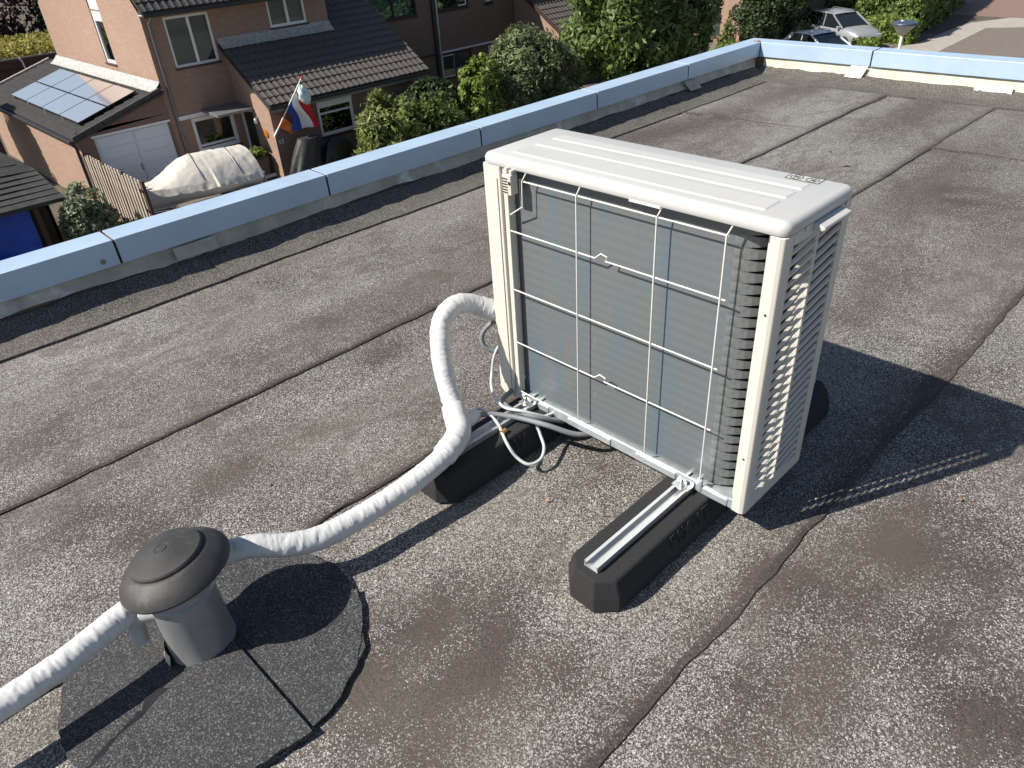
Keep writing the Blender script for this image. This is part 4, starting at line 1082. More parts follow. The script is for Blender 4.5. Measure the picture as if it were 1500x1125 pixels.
# ---- solar array
sa = abs_thing('solar_array', 'eight black framed solar panels in two rows on the garage roof', 'solar panels', (-30, 7.4, GE))
n_ = Vector((1, 0, 0)).cross(gd.normalized()); n_ = n_ if n_.z > 0 else -n_
o0 = Vector((-33.15, YL + .40, GE + .40 * (GT - GE) / (YG - YL))) + n_ * .13
pw, ph = 1.865, 1.02
pm = None
for r in range(2):
    for c in range(4):
        a = o0 + Vector((1, 0, 0)) * (c * pw) + gd.normalized() * (r * ph)
        ex, ey = Vector((1, 0, 0)) * (pw - .02), gd.normalized() * (ph - .02)
        m = MB(); q = [a, a + ex, a + ex + ey, a + ey]
        m.add([p for p in q] + [p - n_ * .04 for p in q], [(0, 1, 2, 3), (7, 6, 5, 4), (0, 4, 5, 1), (1, 5, 6, 2), (2, 6, 7, 3), (3, 7, 4, 0)])
        fpan = m.build('solar_panel', M['blackframe'], sa)
        i = .022; g = [a + ex.normalized() * i + ey.normalized() * i, a + ex - ex.normalized() * i + ey.normalized() * i, a + ex + ey - ex.normalized() * i - ey.normalized() * i, a + ey + ex.normalized() * i - ey.normalized() * i]
        m = MB(); m.add([p + n_ * .003 for p in g], [(0, 1, 2, 3)]); sub(m, 'cell_glass', M['solar'], fpan)
for c in range(4):
    for r in range(3):
        a = o0 + Vector((1, 0, 0)) * (c * pw + .4) + gd.normalized() * (r * ph - .02)
        m = MB(); m.bar(a - n_ * .13, a + n_ * .004, .05, .03); m.build('clamp', M['alu'], sa)

# ---- second house, further along
hB = abs_thing('brick_house', 'dark brown brick terrace house with zinc downpipe behind the garden trees', 'house', (-31, 22, GZ))
BX = -27.0
ws = [(18.3, 20.6, -2.28, -.9), (21.62, 23.45, -2.28, -.9), (21.65, 23.42, -5.02, -3.95), (24.42, 24.9, -2.30, -.9), (24.45, 25.2, GZ, -3.95)]
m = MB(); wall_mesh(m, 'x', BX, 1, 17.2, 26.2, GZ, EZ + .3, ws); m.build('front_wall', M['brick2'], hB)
m = MB(); m.box(-36, -35.9, 17.2, 26, GZ, 0); m.build('rear_wall', M['brick2'], hB)
window(hB, 'x', BX, 1, *ws[0], (19.45,), .075, 'brownframe', back='curtain_g')
window(hB, 'x', BX, 1, *ws[1], (22.85,), .075, 'brownframe', back='blind', casing=(22.85,))
window(hB, 'x', BX, 1, *ws[2], (22.45,), .075, 'brownframe', back='curtain', sill=False, casing=(21.65 + .075,))
window(hB, 'x', BX, 1, *ws[3], (), .075, 'brownframe', back='blind', casing=(24.42 + .075,))
m = MB(); m.box(BX - .10, BX - .06, 24.46, 25.19, GZ, -3.96); dr = m.build('front_door', M['brownframe'], hB)
m = MB(); m.box(BX - .055, BX - .03, 24.48, 24.58, GZ, -4.0); m.box(BX - .055, BX - .03, 24.58, 25.15, -4.1, -4.0); sub(m, 'door_frame', M['white'], dr)
m = MB(); m.box(BX + .002, BX + .10, 21.55, 25.4, -3.90, -3.84); m.build('white_band', M['white'], hB)
m = MB(); m.box(BX + .002, BX + .03, 17.5, 21.5, -3.93, -3.86); m.build('dark_band', M['brownframe'], hB)
pipe_run(hB, 'downpipe', [(BX + .08, 21.58, EZ), (BX + .08, 21.58, GZ)], .05, 'galv')
pipe_run(hB, 'downpipe', [(BX + .06, 21.38, EZ), (BX + .06, 21.38, GZ)], .05, 'gutter')
m = MB(); m.prism([(-26.6, EZ + .28), (-26.6, EZ + .4), (-31.5, 4.0), (-36.4, EZ + .4), (-36.4, EZ + .28), (-31.5, 3.85)], 17.42, 26.2, 'y'); m.build('roof', M['tile_b'], hB)
m = MB(); m.box(-26.62, -26.48, 17.45, 26.2, EZ + .2, EZ + .3); m.build('gutter', M['gutter'], hB)
# ---- third house with its own lean-to roof
hC = abs_thing('brick_house', 'sunlit brick wing with dark tiled lean-to roof between the olive and the leafy tree', 'house', (-28, 29, GZ))
CY0, CY1, CEX, CEZ = 26.2, 33.4, -23.9, -3.55
m = MB(); wall_mesh(m, 'y', CY0, -1, BX, CEX - .3, GZ, CEZ); m.add([(BX, CY0, CEZ), (CEX - .3, CY0, CEZ), (BX, CY0, CEZ + (CEX - .3 - BX) * SL)], [(0, 1, 2)])
wall_mesh(m, 'y', CY0, -1, BX, BX + .02, CEZ, EZ); m.build('side_wall', M['brick'], hC)
m = MB(); wall_mesh(m, 'x', CEX - .3, 1, CY0, CY1, GZ, CEZ, [(28, 29.6, -4.9, -3.75)]); m.build('front_wall', M['brick2'], hC)
window(hC, 'x', CEX - .3, 1, 28, 29.6, -4.9, -3.75, (28.8,), .09)
m = MB(); wall_mesh(m, 'x', BX - .02, 1, CY0, CY1, -2.5, 0.2); m.build('upper_wall', M['brick'], hC)
m = MB(); m.add([(CEX, CY0 - .12, CEZ - .06), (BX - 3, CY0 - .12, CEZ - .06 + (CEX - BX + 3) * SL), (BX - 3, CY1, CEZ - .06 + (CEX - BX + 3) * SL), (CEX, CY1, CEZ - .06)], [(0, 1, 2, 3)]); m.build('roof_boarding', M['tile_b'], hC)
fr = slope_frame((CEX + .04, CY0 - .12, CEZ - .04), (0, 1, 0), (-1, 0, SL))
tiled(hC, fr, .215, .33, [(c, r) for r in range(18) for c in range(34)], M['tile'], limit=0)
m = MB(); m.bar((CEX + .04, CY0 - .13, CEZ - .06), (BX - 3, CY0 - .13, CEZ - .06 + (CEX + .04 - BX + 3) * SL), .05, .16); m.build('verge_board', M['brownframe'], hC)
m = MB(); m.box(CEX - .02, CEX + .1, CY0 - .1, CY1, CEZ - .17, CEZ - .07); m.build('gutter', M['gutter'], hC)
# ---- far house whose lit gable shows right of the big tree
hD = abs_thing('brick_house', 'far brick house with lit gable and blind covered window near the parked cars', 'house', (-28, 44, GZ))
m = MB(); wall_mesh(m, 'y', 40, -1, -33, -23.3, GZ, 1.5, [(-25.35, -24.55, -5.72, -4.30)]); m.build('gable_wall', M['brick'], hD)
m = MB(); wall_mesh(m, 'x', -23.3, 1, 40, 50, GZ, .5, [(41.5, 43.2, -5.0, -3.7)]); m.build('front_wall', M['brick2'], hD)
window(hD, 'x', -23.3, 1, 41.5, 43.2, -5.0, -3.7, (42.3,))
f = window(hD, 'y', 40, -1, -25.35, -24.55, -5.72, -4.30, (), .06, 'brownframe', back='curtain')
m = MB(); m.prism([(-22.9, .4), (-22.9, .52), (-28, 4.6), (-33.4, .52), (-33.4, .4), (-28, 4.4)], 39.85, 50, 'y'); m.build('roof', M['tile_b'], hD)

# ================================================================== vegetation
def leaves_mesh(name, pts, nrm, size, mat, elong=1.5, jitter=.6, along=None, shade=None):
    n = len(pts)
    nrm = nrm + rng.normal(0, jitter, (n, 3)); nrm /= np.linalg.norm(nrm, axis=1)[:, None] + 1e-9
    a = rng.normal(0, 1, (n, 3)) if along is None else along + rng.normal(0, .35, (n, 3))
    a -= nrm * np.sum(a * nrm, 1)[:, None]; a /= np.linalg.norm(a, axis=1)[:, None] + 1e-9
    b = np.cross(nrm, a)
    s = size * rng.uniform(.6, 1.35, (n, 1))
    L = a * s * .5 * elong; Wd = b * s * .5
    fold = nrm * s * .16
    v = np.stack([pts - L, pts + Wd * .9 - fold, pts + L, pts - Wd * .9 - fold], 1).reshape(-1, 3)
    f = np.arange(n * 4).reshape(-1, 4)
    tri = np.concatenate([f[:, [0, 1, 2]], f[:, [0, 2, 3]]])
    me = bpy.data.meshes.new(name)
    me.vertices.add(len(v)); me.vertices.foreach_set('co', v.ravel())
    me.loops.add(len(tri) * 3); me.loops.foreach_set('vertex_index', tri.ravel().astype(np.int32))
    me.polygons.add(len(tri)); me.polygons.foreach_set('loop_start', np.arange(0, len(tri) * 3, 3, dtype=np.int32))
    me.polygons.foreach_set('loop_total', np.full(len(tri), 3, np.int32))
    me.update(calc_edges=True)
    sh = rng.uniform(0, 1, n) if shade is None else np.clip(shade + rng.normal(0, .2, n), 0, 1)
    at = me.attributes.new('shade', 'FLOAT', 'POINT'); at.data.foreach_set('value', np.repeat(sh, 4).astype(np.float32))
    me.materials.append(mat)
    return me

def crown_points(blobs, n, clumps=60, spread=.22, shell=.55):
    P = []; N = []; S = []
    tot = sum(b[3] * b[4] * b[5] for b in blobs)
    for cx, cy, cz, rx, ry, rz in blobs:
        k = max(10, int(n * (rx * ry * rz) / tot)); kc = max(6, int(clumps * (rx * ry * rz) / tot))
        d = rng.normal(0, 1, (kc, 3)); d /= np.linalg.norm(d, axis=1)[:, None]
        rr = shell + (1 - shell) * rng.uniform(0, 1, (kc, 1)) ** .6
        cc = d * rr; cs = rng.uniform(.15, .85, kc)
        idx = rng.integers(0, kc, k)
        p = cc[idx] + rng.normal(0, spread, (k, 3))
        m_ = np.linalg.norm(p, axis=1); p = np.where((m_ > 1.08)[:, None], p / m_[:, None] * rng.uniform(.85, 1.08, (k, 1)), p)
        P.append(p * np.array([rx, ry, rz]) + np.array([cx, cy, cz]))
        nn = p + np.array([0, 0, .35]); N.append(nn / (np.linalg.norm(nn, axis=1)[:, None] + 1e-9)); S.append(cs[idx])
    return np.concatenate(P), np.concatenate(N), np.concatenate(S)

def tree(name, label, base, blobs, n, size, mat, cat='tree', trunk_r=.12, top=None, group=None, elong=1.6, clumps=60, spread=.22, conifer=False, bark='bark', extra=None):
    t = abs_thing(name, label, cat, base, group)
    P, N, S = crown_points(blobs, n, clumps, spread)
    along = None
    if conifer:
        c = np.array(base[:2]); dr = P[:, :2] - c; along = np.concatenate([dr, np.full((len(P), 1), .5)], 1); along /= np.linalg.norm(along, axis=1)[:, None] + 1e-9
    keep = P[:, 2] > GZ + .03
    me = leaves_mesh('crown', P[keep], N[keep], size, M[mat], elong, along=None if along is None else along[keep], shade=S[keep])
    o = link(bpy.data.objects.new('crown', me), t); o.location = -t.location
    top = top or (blobs[0][0], blobs[0][1], blobs[0][2])
    m = MB(); b = Vector(base); tp = Vector(top)
    pth = [b + (tp - b) * k / 6 + Vector((.06 * nz(k * .9, b.y), .06 * nz(k * .9, b.x, 4), 0)) * (1 if 0 < k < 6 else 0) for k in range(7)]
    m.tube(pth, [trunk_r * (1 - .11 * k) for k in range(7)], 8)
    r_ = random.Random(hash(name) % 99 + int(abs(base[1]) * 10))
    for k in range(9):
        q = pth[r_.randint(2, 6)]; bl = blobs[r_.randrange(len(blobs))]
        e = Vector((bl[0] + r_.uniform(-.75, .75) * bl[3], bl[1] + r_.uniform(-.75, .75) * bl[4], bl[2] + r_.uniform(-.3, .8) * bl[5]))
        mid = q.lerp(e, .5) + Vector((0, 0, .1)); m.tube([q, mid, e], [trunk_r * .45, trunk_r * .28, trunk_r * .08], 5)
    m.build('trunk', M[bark], t, smooth=60)
    return t
G = GZ
tree('yellow_green_conifer', 'yellow green feathery conifer bush before the wing window', (-20.6, 14.05, G), [(-20.6, 14.05, -4.5, 1.0, 1.05, 1.15), (-20.5, 13.65, -4.9, .8, .75, .9), (-20.6, 14.75, -4.55, .8, .7, .95)], 9000, .085, 'leaf_y', cat='conifer', conifer=True, elong=2.4, clumps=90, spread=.15)
tree('yellow_green_conifer', 'small yellow green conifer tip low against the parapet', (-20.4, 12.75, G), [(-20.4, 12.75, -5.35, .45, .45, .5)], 1800, .08, 'leaf_y', cat='conifer', conifer=True, elong=2.4, clumps=30, spread=.15, trunk_r=.05)
tree('spruce', 'dark green spruce with pointed leaders right of the yellow green conifer', (-20.4, 15.75, G), [(-20.4, 15.75, -4.95, .95, 1.1, .95), (-20.4, 15.5, -4.3, .35, .35, .6), (-20.4, 16.05, -4.25, .3, .3, .55), (-20.4, 16.5, -4.75, .6, .6, .7)], 8000, .07, 'leaf', cat='spruce', conifer=True, elong=2.8, clumps=110, spread=.13)
tree('laurel_shrub', 'dark glossy shrub under the eave of the tiled wing', (-21.6, 16.9, G), [(-21.6, 16.7, -4.3, .9, 1.0, .75), (-21.7, 15.9, -4.35, .6, .7, .5)], 3600, .12, 'leaf_d', cat='shrub')
tree('light_green_tree', 'slender bright green leafy tree beside the olive green bush', (-20.9, 18.35, G), [(-20.9, 18.45, -3.75, .75, .75, .75), (-20.9, 18.3, -4.6, .8, .85, .8), (-20.7, 17.9, -4.15, .5, .6, .5)], 5200, .11, 'leaf_l', cat='tree', trunk_r=.06, clumps=70, spread=.17)
tree('olive_green_tree', 'dense grey green rounded bushy tree in front of the far wing roof', (-21.0, 21.1, G), [(-21.0, 21.0, -3.7, 1.5, 1.5, 1.25), (-21.0, 21.9, -4.3, 1.5, 1.5, 1.3), (-21.0, 20.2, -4.5, 1.2, 1.1, 1.2), (-21.0, 20.9, -2.95, .8, .8, .75)], 15000, .085, 'leaf_o', elong=2.6, clumps=220, spread=.14)
tree('leafy_tree', 'large leafy green tree filling the middle of the street side', (-20.2, 26.6, G), [(-20.2, 25.6, -3.0, 2.3, 2.5, 2.0), (-20.0, 28.0, -3.0, 2.2, 2.4, 2.0), (-20.2, 26.4, -1.3, 2.4, 3.2, 1.8), (-20.2, 24.1, -3.9, 1.3, 1.2, 1.2), (-19.8, 29.9, -2.7, 1.5, 1.5, 1.6), (-19.5, 26.9, -4.6, 1.6, 2.0, .9)], 26000, .145, 'leaf', elong=2.0, clumps=330, spread=.12, trunk_r=.2)
tree('street_tree', 'tree with bare brown leaning trunk left of the lit far gable', (-20.0, 31.2, G), [(-20.0, 31.9, -.4, 2.0, 2.0, 1.6), (-20.0, 30.7, -1.9, .9, .9, .8)], 3000, .2, 'leaf_d', trunk_r=.22, top=(-20.0, 31.9, -1.2))
tree('dwarf_conifer', 'small brownish cone shaped conifer at the foot of the far gable', (-22.3, 37.0, G), [(-22.3, 37.0, -5.4, .45, .45, .7), (-22.3, 37.0, -4.8, .25, .25, .5)], 900, .12, 'leaf_y', cat='conifer', conifer=True, trunk_r=.04)
tree('ground_shrub', 'low green shrubs at the base of the bare trunk', (-19.6, 32.4, G), [(-19.6, 32.4, -5.45, 1.0, 1.4, .6), (-20.4, 34.6, -5.5, 1.0, 1.3, .6)], 1800, .16, 'leaf', cat='shrub', trunk_r=.04)
tree('yew', 'very dark spreading yew left of the parked cars', (-21.6, 40.2, G), [(-21.9, 39.4, -4.6, 1.5, 1.5, 1.4), (-21.3, 40.2, -3.4, 1.6, 1.6, 1.5), (-20.8, 41.0, -4.9, 1.3, 1.2, 1.1), (-21.9, 40, -2.1, 1.4, 1.4, 1.0)], 13000, .11, 'leaf_d', cat='yew', clumps=140, spread=.16)
tree('purple_tree', 'dark purple leaved tree behind the green roof at top left', (-56, 12.0, G), [(-56, 11.4, -2.0, 2.2, 2.6, 3.0), (-56, 9.5, -2.6, 2, 2, 2.4)], 6000, .2, 'leaf_p', trunk_r=.2)
tree('green_tree', 'dark green tree between the purple tree and the gable', (-55.5, 15.2, G), [(-55.5, 15.0, -2.0, 1.8, 1.5, 3.0)], 2600, .2, 'leaf_d', trunk_r=.15)
tree('camellia_bush', 'grey green bush between the hut and the slatted fence', (-21.8, 4.85, G), [(-21.75, 4.8, -4.6, .5, .5, .55), (-21.6, 5.05, -5.1, .5, .42, .5), (-21.9, 4.5, -5.15, .5, .45, .6)], 2800, .09, 'leaf_g', cat='bush', trunk_r=.04, clumps=60)
tree('border_plant', 'bright yellow green plant at the foot of the slatted fence', (-21.6, 5.72, G), [(-21.5, 5.6, -5.55, .3, .5, .22)], 420, .12, 'leaf_l', cat='plant', trunk_r=.02, elong=2.4)
tree('border_plant', 'low yellow green plants just behind the parapet below the grey green bush', (-21.4, 4.75, G), [(-21.3, 4.75, -5.62, .3, .5, .2)], 420, .11, 'leaf_y', cat='plant', trunk_r=.02, elong=2.4)
m = MB()
for k in range(5):
    a = k * 1.256; m.add([(-21.95, 5.16, -5.02), (-21.95 + .06 * math.cos(a), 5.16 + .06 * math.sin(a), -4.99), (-21.95 + .09 * math.cos(a + .5), 5.16 + .09 * math.sin(a + .5), -5.02), (-21.95 + .05 * math.cos(a + 1), 5.16 + .05 * math.sin(a + 1), -5.05)], [(0, 1, 2, 3)])
m.tube([(-21.95, 5.16, -5.02), (-22.1, 5.1, -5.5)], .008, 5)
tag(m.build('red_flower', M['fl_red']), 'single red flower on the right side of the grey green bush', 'flower')
# trees west of the hut, outside the picture, that shade the garage wall
tree('shade_tree', 'tree beyond the hut left of the picture shading the garage wall', (-33.0, 3.2, G), [(-33.2, 3.3, -2.6, 1.9, 1.2, 1.3), (-32.2, 3.0, -3.6, 1.6, 1.1, 1.2)], 6500, .22, 'leaf_d', trunk_r=.14)

def hedge(label, x0, x1, y0, y1, z1, n, size, mat, bulge=.12):
    t = abs_thing('hedge', label, 'hedge', ((x0 + x1) / 2, (y0 + y1) / 2, GZ))
    i = .35; m = MB(); m.box(x0 + i, x1 - i, y0 + i, y1 - i, GZ, z1 - i); m.build('dark_core', M['leaf_d'], t)  # plain dark box standing in for the shade between the leaves
    fa = [((x1 - x0) * (y1 - y0), 'z'), ((x1 - x0) * (z1 - GZ), 'y0'), ((x1 - x0) * (z1 - GZ), 'y1'), ((y1 - y0) * (z1 - GZ), 'x0'), ((y1 - y0) * (z1 - GZ), 'x1')]
    tot = sum(a for a, _ in fa); P = []; N = []
    for a, f in fa:
        k = int(n * a / tot); X = rng.uniform(x0, x1, k); Y = rng.uniform(y0, y1, k); Z = rng.uniform(GZ, z1, k); nn = np.zeros((k, 3)); off = rng.normal(0, .07, k)
        if f == 'z': Z = z1 + off; nn[:, 2] = 1
        elif f == 'y0': Y = y0 + off; nn[:, 1] = -1
        elif f == 'y1': Y = y1 + off; nn[:, 1] = 1
        elif f == 'x0': X = x0 + off; nn[:, 0] = -1
        else: X = x1 + off; nn[:, 0] = 1
        p = np.stack([X, Y, Z], 1)
        w = np.array([noise.noise(Vector((q[0] * 1.1, q[1] * 1.1, q[2] * 1.1))) for q in p])
        P.append(p + nn * (bulge * w)[:, None]); N.append(nn)
    me = leaves_mesh('foliage', np.concatenate(P), np.concatenate(N), size, M[mat], 1.5, .7)
    o = link(bpy.data.objects.new('foliage', me), t); o.location = -t.location
    return t
hg = hedge('tall broad hedge along the pavement behind the lamp post', -19.6, -16.7, 43.6, 58.5, -3.5, 24000, .17, 'leaf', .35)
hg.rotation_euler = (0, 0, R_(9.4))
hedge('lower sunlit hedge right beside the parked estate car', -17.6, -15.2, 42.7, 43.5, -4.85, 3000, .14, 'leaf_l', .2)
hedge('small clipped hedge in front of the bonnet of the estate car', -15.9, -14.9, 37.6, 38.3, -5.0, 1300, .12, 'leaf_l', .08)
tree('golden_shrub', 'golden green shrub behind the roof of the estate car', (-23.0, 51.0, G), [(-23.0, 51.0, -5.0, 2.0, 1.0, .75), (-25.0, 50.6, -5.0, 1.6, 1.0, .7)], 2600, .18, 'leaf_y', cat='shrub', trunk_r=.05)
tree('backdrop_tree', 'dark tree behind the golden shrub at the top edge', (-24.5, 55.0, G), [(-24.5, 55, -3.2, 2.6, 2.0, 2.4), (-21.0, 56.5, -2.6, 2.4, 2.0, 2.2), (-28, 54, -3.0, 2.5, 2, 2.5)], 7000, .24, 'leaf_d', trunk_r=.2)

# ================================================================== green roofed outbuilding far left
gb = abs_thing('outbuilding', 'flat outbuilding with brown fascia boards and straw coloured sedum roof', 'outbuilding', (-49, 10, GZ))
m = MB(); m.box(-53, -45.1, -4, 16, GZ, -3.70); m.build('wall', M['wood_d'], gb)
for z0, z1, d in ((-4.02, -3.62, 0), (-4.42, -4.04, -.06)):
    m = MB(); m.box(-45.1 + d, -45.0 + d, -4, 16, z0, z1); m.build('fascia_board', M['wood_d'], gb, bevel=.01)
m = MB(); m.box(-45.12, -44.97, -4, 16, -3.62, -3.56); m.build('roof_edge', M['zinc'], gb)
pipe_run(gb, 'white_hose', [(-44.97, 9.55, -3.56), (-44.93, 9.62, -3.75), (-44.95, 9.65, -4.2)], .04, 'white')
P = np.stack([rng.uniform(-53, -45.2, 9000), rng.uniform(2, 16, 9000), rng.uniform(-3.6, -3.25, 9000)], 1); N = np.tile(np.array([[0, 0, 1.0]]), (9000, 1))
me = leaves_mesh('sedum', P, N, .14, M['sedum'], 2.2, 1.0); o = link(bpy.data.objects.new('sedum', me), gb); o.location = -gb.location; o['kind'] = 'stuff'

# ================================================================== hut with tarp, fence
hut = abs_thing('garden_hut', 'garden hut with dark shingle roof at the left edge', 'hut', (-23.5, 2.5, GZ))
E_ = (-21.9, 4.43, -4.34); P2 = (-23.4, 4.27, -3.80); P3 = (-24.2, 3.82, -3.40); A_ = (-24.9, 2.0, -2.75)
m = MB(); vs = [E_, P2, P3, A_, (-24.9, -1.5, -2.75), (-21.9, -1.5, -4.30)]
m.add(vs + [(x, y, z - .10) for x, y, z in vs], [(0, 1, 2, 3, 4, 5), (0, 5, 11, 6), (0, 6, 7, 1), (1, 7, 8, 2), (2, 8, 9, 3)])
hr = m.build('roof', M['hutroof'], hut)
for k in range(1, 11):      # shingle courses
    t0 = k / 11
    a = Vector(E_).lerp(Vector(P2), min(1, t0 * 1.7)) if t0 < .58 else Vector(P2).lerp(Vector(A_), (t0 - .58) / .42)
    b = Vector((-21.9, -1.5, -4.30)).lerp(Vector((-24.9, -1.5, -2.75)), t0 * (a.x + 21.9) / (-3.0 * t0) if t0 else 0)
    b = Vector((a.x, -1.5, -4.30 + (a.x + 21.9) / -3.0 * 1.55))
    c = MB(); c.bar(a + Vector((0, -.03, .004)), b + Vector((0, 0, .004)), .05, .012); sub(c, 'shingle_course', M['hutroof'], hr)
m = MB(); m.box(-25.2, -25.1, -1.5, 4.1, GZ, -3.2); m.box(-24.9, -22.35, 4.0, 4.08, GZ, -4.3); m.box(-22.45, -22.35, 3.55, 4.05, GZ, -4.42); m.build('wall', M['wood_d'], hut)
m = MB(); m.box(-22.10, -21.98, 3.62, 3.74, GZ, -4.38); m.build('post', M['wood_d'], hut, bevel=.01)
m = MB(); m.grid(lambda u, v: (-22.14 + .07 * math.sin(u * 19 + v * 2) * (.3 + v) + .03 * nz(u * 7, v * 6), -1.0 + 4.55 * u - .05 * v, -4.42 - 1.42 * v + .04 * math.sin(u * 9)), 90, 18)
tag(m.build('blue_tarp', M['tarp'], smooth=True), 'bright blue tarpaulin hanging under the hut eave', 'tarp')

fence = abs_thing('slatted_fence', 'weathered wooden fence of upright slats running out from the garage corner', 'fence', (-22.8, 5.9, GZ))
x = -24.92; k = 0
slm = MB().box(-.062, .062, -.012, .012, 0, 1.78).mesh('slat', M['wood'], bevel=.003, seg=1)
while x < -20.55:
    o = link(bpy.data.objects.new('slat', slm), fence); o.location = (x + 22.8, random.uniform(-.006, .006) + .02, random.uniform(-.012, .012)); o.rotation_euler = (0, R_(random.uniform(-.6, .6)), 0)
    q_ = link(bpy.data.objects.new('slat', slm), fence); q_.location = (x + .124 + 22.8, .12 + random.uniform(-.006, .006), random.uniform(-.012, .012))
    x += .248; k += 1
m = MB()
for z in (GZ + .35, GZ + .95, GZ + 1.5): m.box(-25, -20.55, 5.945, 5.98, z, z + .07)
m.build('rail', M['wood_d'], fence)
for x in (-24.95, -23.45, -22.0, -20.55):
    m = MB(); m.box(x - .04, x + .04, 5.985, 6.06, GZ, GZ + 1.8); m.build('post', M['wood_d'], fence)

# ================================================================== covered boat on its trailer
boat = abs_thing('covered_boat', 'boat under a beige cover with dark seams on the driveway', 'boat', (-22.3, 8.3, GZ))
BY0, BY1 = 6.1, 9.75
def boat_sec(t):
    w = 1.02 * min(1, (.16 + 1.25 * t) ** .75) if t < .6 else 1.02 - .10 * (t - .6)
    zt = -4.92 + .14 * (1 - t)                     # gunwale
    e_ = min(1, max(0, (t - .12) / .42)); hump = .62 * e_ * e_ * (3 - 2 * e_) - .05 * max(0, t - .55) / .45
    return w, zt, hump
CX = -22.35
def cov(u, v):
    t = min(1, v / .93); w, zt, h = boat_sec(t)
    s = (u - .5) * 2
    y = BY0 + (BY1 - BY0) * t + .05 * max(0, v - .93) / .07
    a = abs(s)
    if a < .8:
        q = a / .8; z = zt + h * (1 - q ** 2.3) + .03 * (1 - q); x = CX + math.copysign(q * w, s)
    else:
        q = (a - .8) / .2; z = zt - .20 * q * (1.1 - .35 * t + .25 * nz(t * 9, s * 3)); x = CX + math.copysign(w + .09 * q + .045 * q * nz(t * 26, s * 2) , s)
    z += .022 * nz(t * 22, s * 3.5) + .02 * abs(nz(t * 9 + s * 5, s * 4, 6)) + .03 * nz(t * 4.2 + s * 2, s * 2.1, 3) * (1 - a)
    if v > .93: z -= .55 * (v - .93) / .07 * (1 - .5 * max(0, a - .8) / .2)
    if t < .35: z += .035 * nz(t * 6, s * 16) * (1 - t / .35)
    return (x, y, z)
m = MB(); m.grid(cov, 60, 80)
cvv = m.build('cover', M['cover'], boat, smooth=True)
for t in (.50, .78):
    m = MB(); pts = [Vector(cov(k / 60, t + .02 * math.sin(k * .1))) + Vector((0, 0, .012)) for k in range(7, 54)]
    m.tube(pts, .014, 5); sub(m, 'seam', M['zinc'], cvv)
m = MB()
def hul(u, v):
    t = v; w, zt, h = boat_sec(t); s = (u - .5) * 2; a = abs(s)
    y = BY0 + .05 + (BY1 - BY0 - .02) * t
    return (CX + math.copysign(w * .97 * (1 - (1 - a) ** 2.2) if a < 1 else w * .97, s), y, zt - .02 - .62 * (1 - a) ** .8 - .02)
m.grid(hul, 24, 30); m.build('hull', M['hull_w'], boat, smooth=True)
m = MB(); m.add([hul(k / 24, 1.0) for k in range(25)], [tuple(range(25))]); m.build('transom', M['hull'], boat)
m = MB(); m.bar((CX, 4.9 + 1.2, GZ + .45), (CX, 10.6, GZ + .45), .10, .08); m.bar((CX - .95, 9.2, GZ + .32), (CX + .95, 9.2, GZ + .32), .08, .08); m.bar((CX - .55, 7.6, GZ + .45), (CX - .55, 10.5, GZ + .45), .06, .06); m.bar((CX + .55, 7.6, GZ + .45), (CX + .55, 10.5, GZ + .45), .06, .06)
tr_ = m.build('trailer', M['galv'], boat)
for sx in (-1, 1):
    m = MB(); m.lathe([(.12, -.08), (.28, -.08), (.31, -.05), (.31, .05), (.28, .08), (.12, .08)], 20); o = sub(m, 'wheel', M['tyre'], tr_); o.location = (CX + sx * 1.0, 9.2, GZ + .31); o.rotation_euler = (0, R_(90), 0)

# ================================================================== flag, bag, planter, covered barbecue and scooter
flag = abs_thing('flag', 'red white and blue flag on a slanted pole at the wing corner', 'flag', (-22.75, 11.2, -4.3))
pa, pb_ = Vector((-22.72, 11.12, -4.32)), Vector((-22.1, 12.05, -2.78))
m = MB(); m.tube([pa, pb_], [.022, .016], 8); m.tube([pa - (pb_ - pa).normalized() * .12, pa + (pb_ - pa).normalized() * .12], .032, 8); m.build('pole', M['white'], flag)
m = MB(); m.tube([pb_, pb_ + (pb_ - pa).normalized() * .1], .03, 8); m.build('finial', M['red'], flag)
ax = (pa - pb_)
def fl(s0, s1):
    def g(u, v):       # u along the pole (top to bottom of hoist), v outward and down (limp cloth)
        s = s0 + (s1 - s0) * u
        p = pb_ + ax * (.10 + .44 * s)
        dx = .55 * v; fold = .10 * math.sin(s * 11 + v * 5) * v
        return (p.x - .10 * v + fold, p.y + (.56 - .46 * s) * v + .05 * math.sin(v * 7 + s * 4), p.z - (1.28 - .95 * s * (1 - .30 * v)) * v * (.65 + .35 * v) - .1 * v)
    return g
for nm, a, b, mt in (('red_stripe', 0, .34, 'red'), ('white_stripe', .34, .66, 'fwhite'), ('blue_stripe', .66, 1.0, 'fblue')):
    m = MB(); m.grid(fl(a, b), 6, 22); m.build(nm, M[mt], flag, smooth=True)
m = MB()
def pen(u, v):
    p = pb_ + ax * (.72 + .16 * u); return (p.x + .02 + .05 * math.sin(v * 9 + u * 3), p.y + .46 * v * (1 - .2 * u), p.z - .30 * v - .16 * v * v * (1 - u))
m.grid(pen, 5, 12); tag(m.build('orange_pennant', M['orange'], smooth=True), 'small orange pennant hanging low on the flag pole', 'pennant')
m = MB()
c = pb_ + ax * .10 + Vector((.10, .02, -.28))
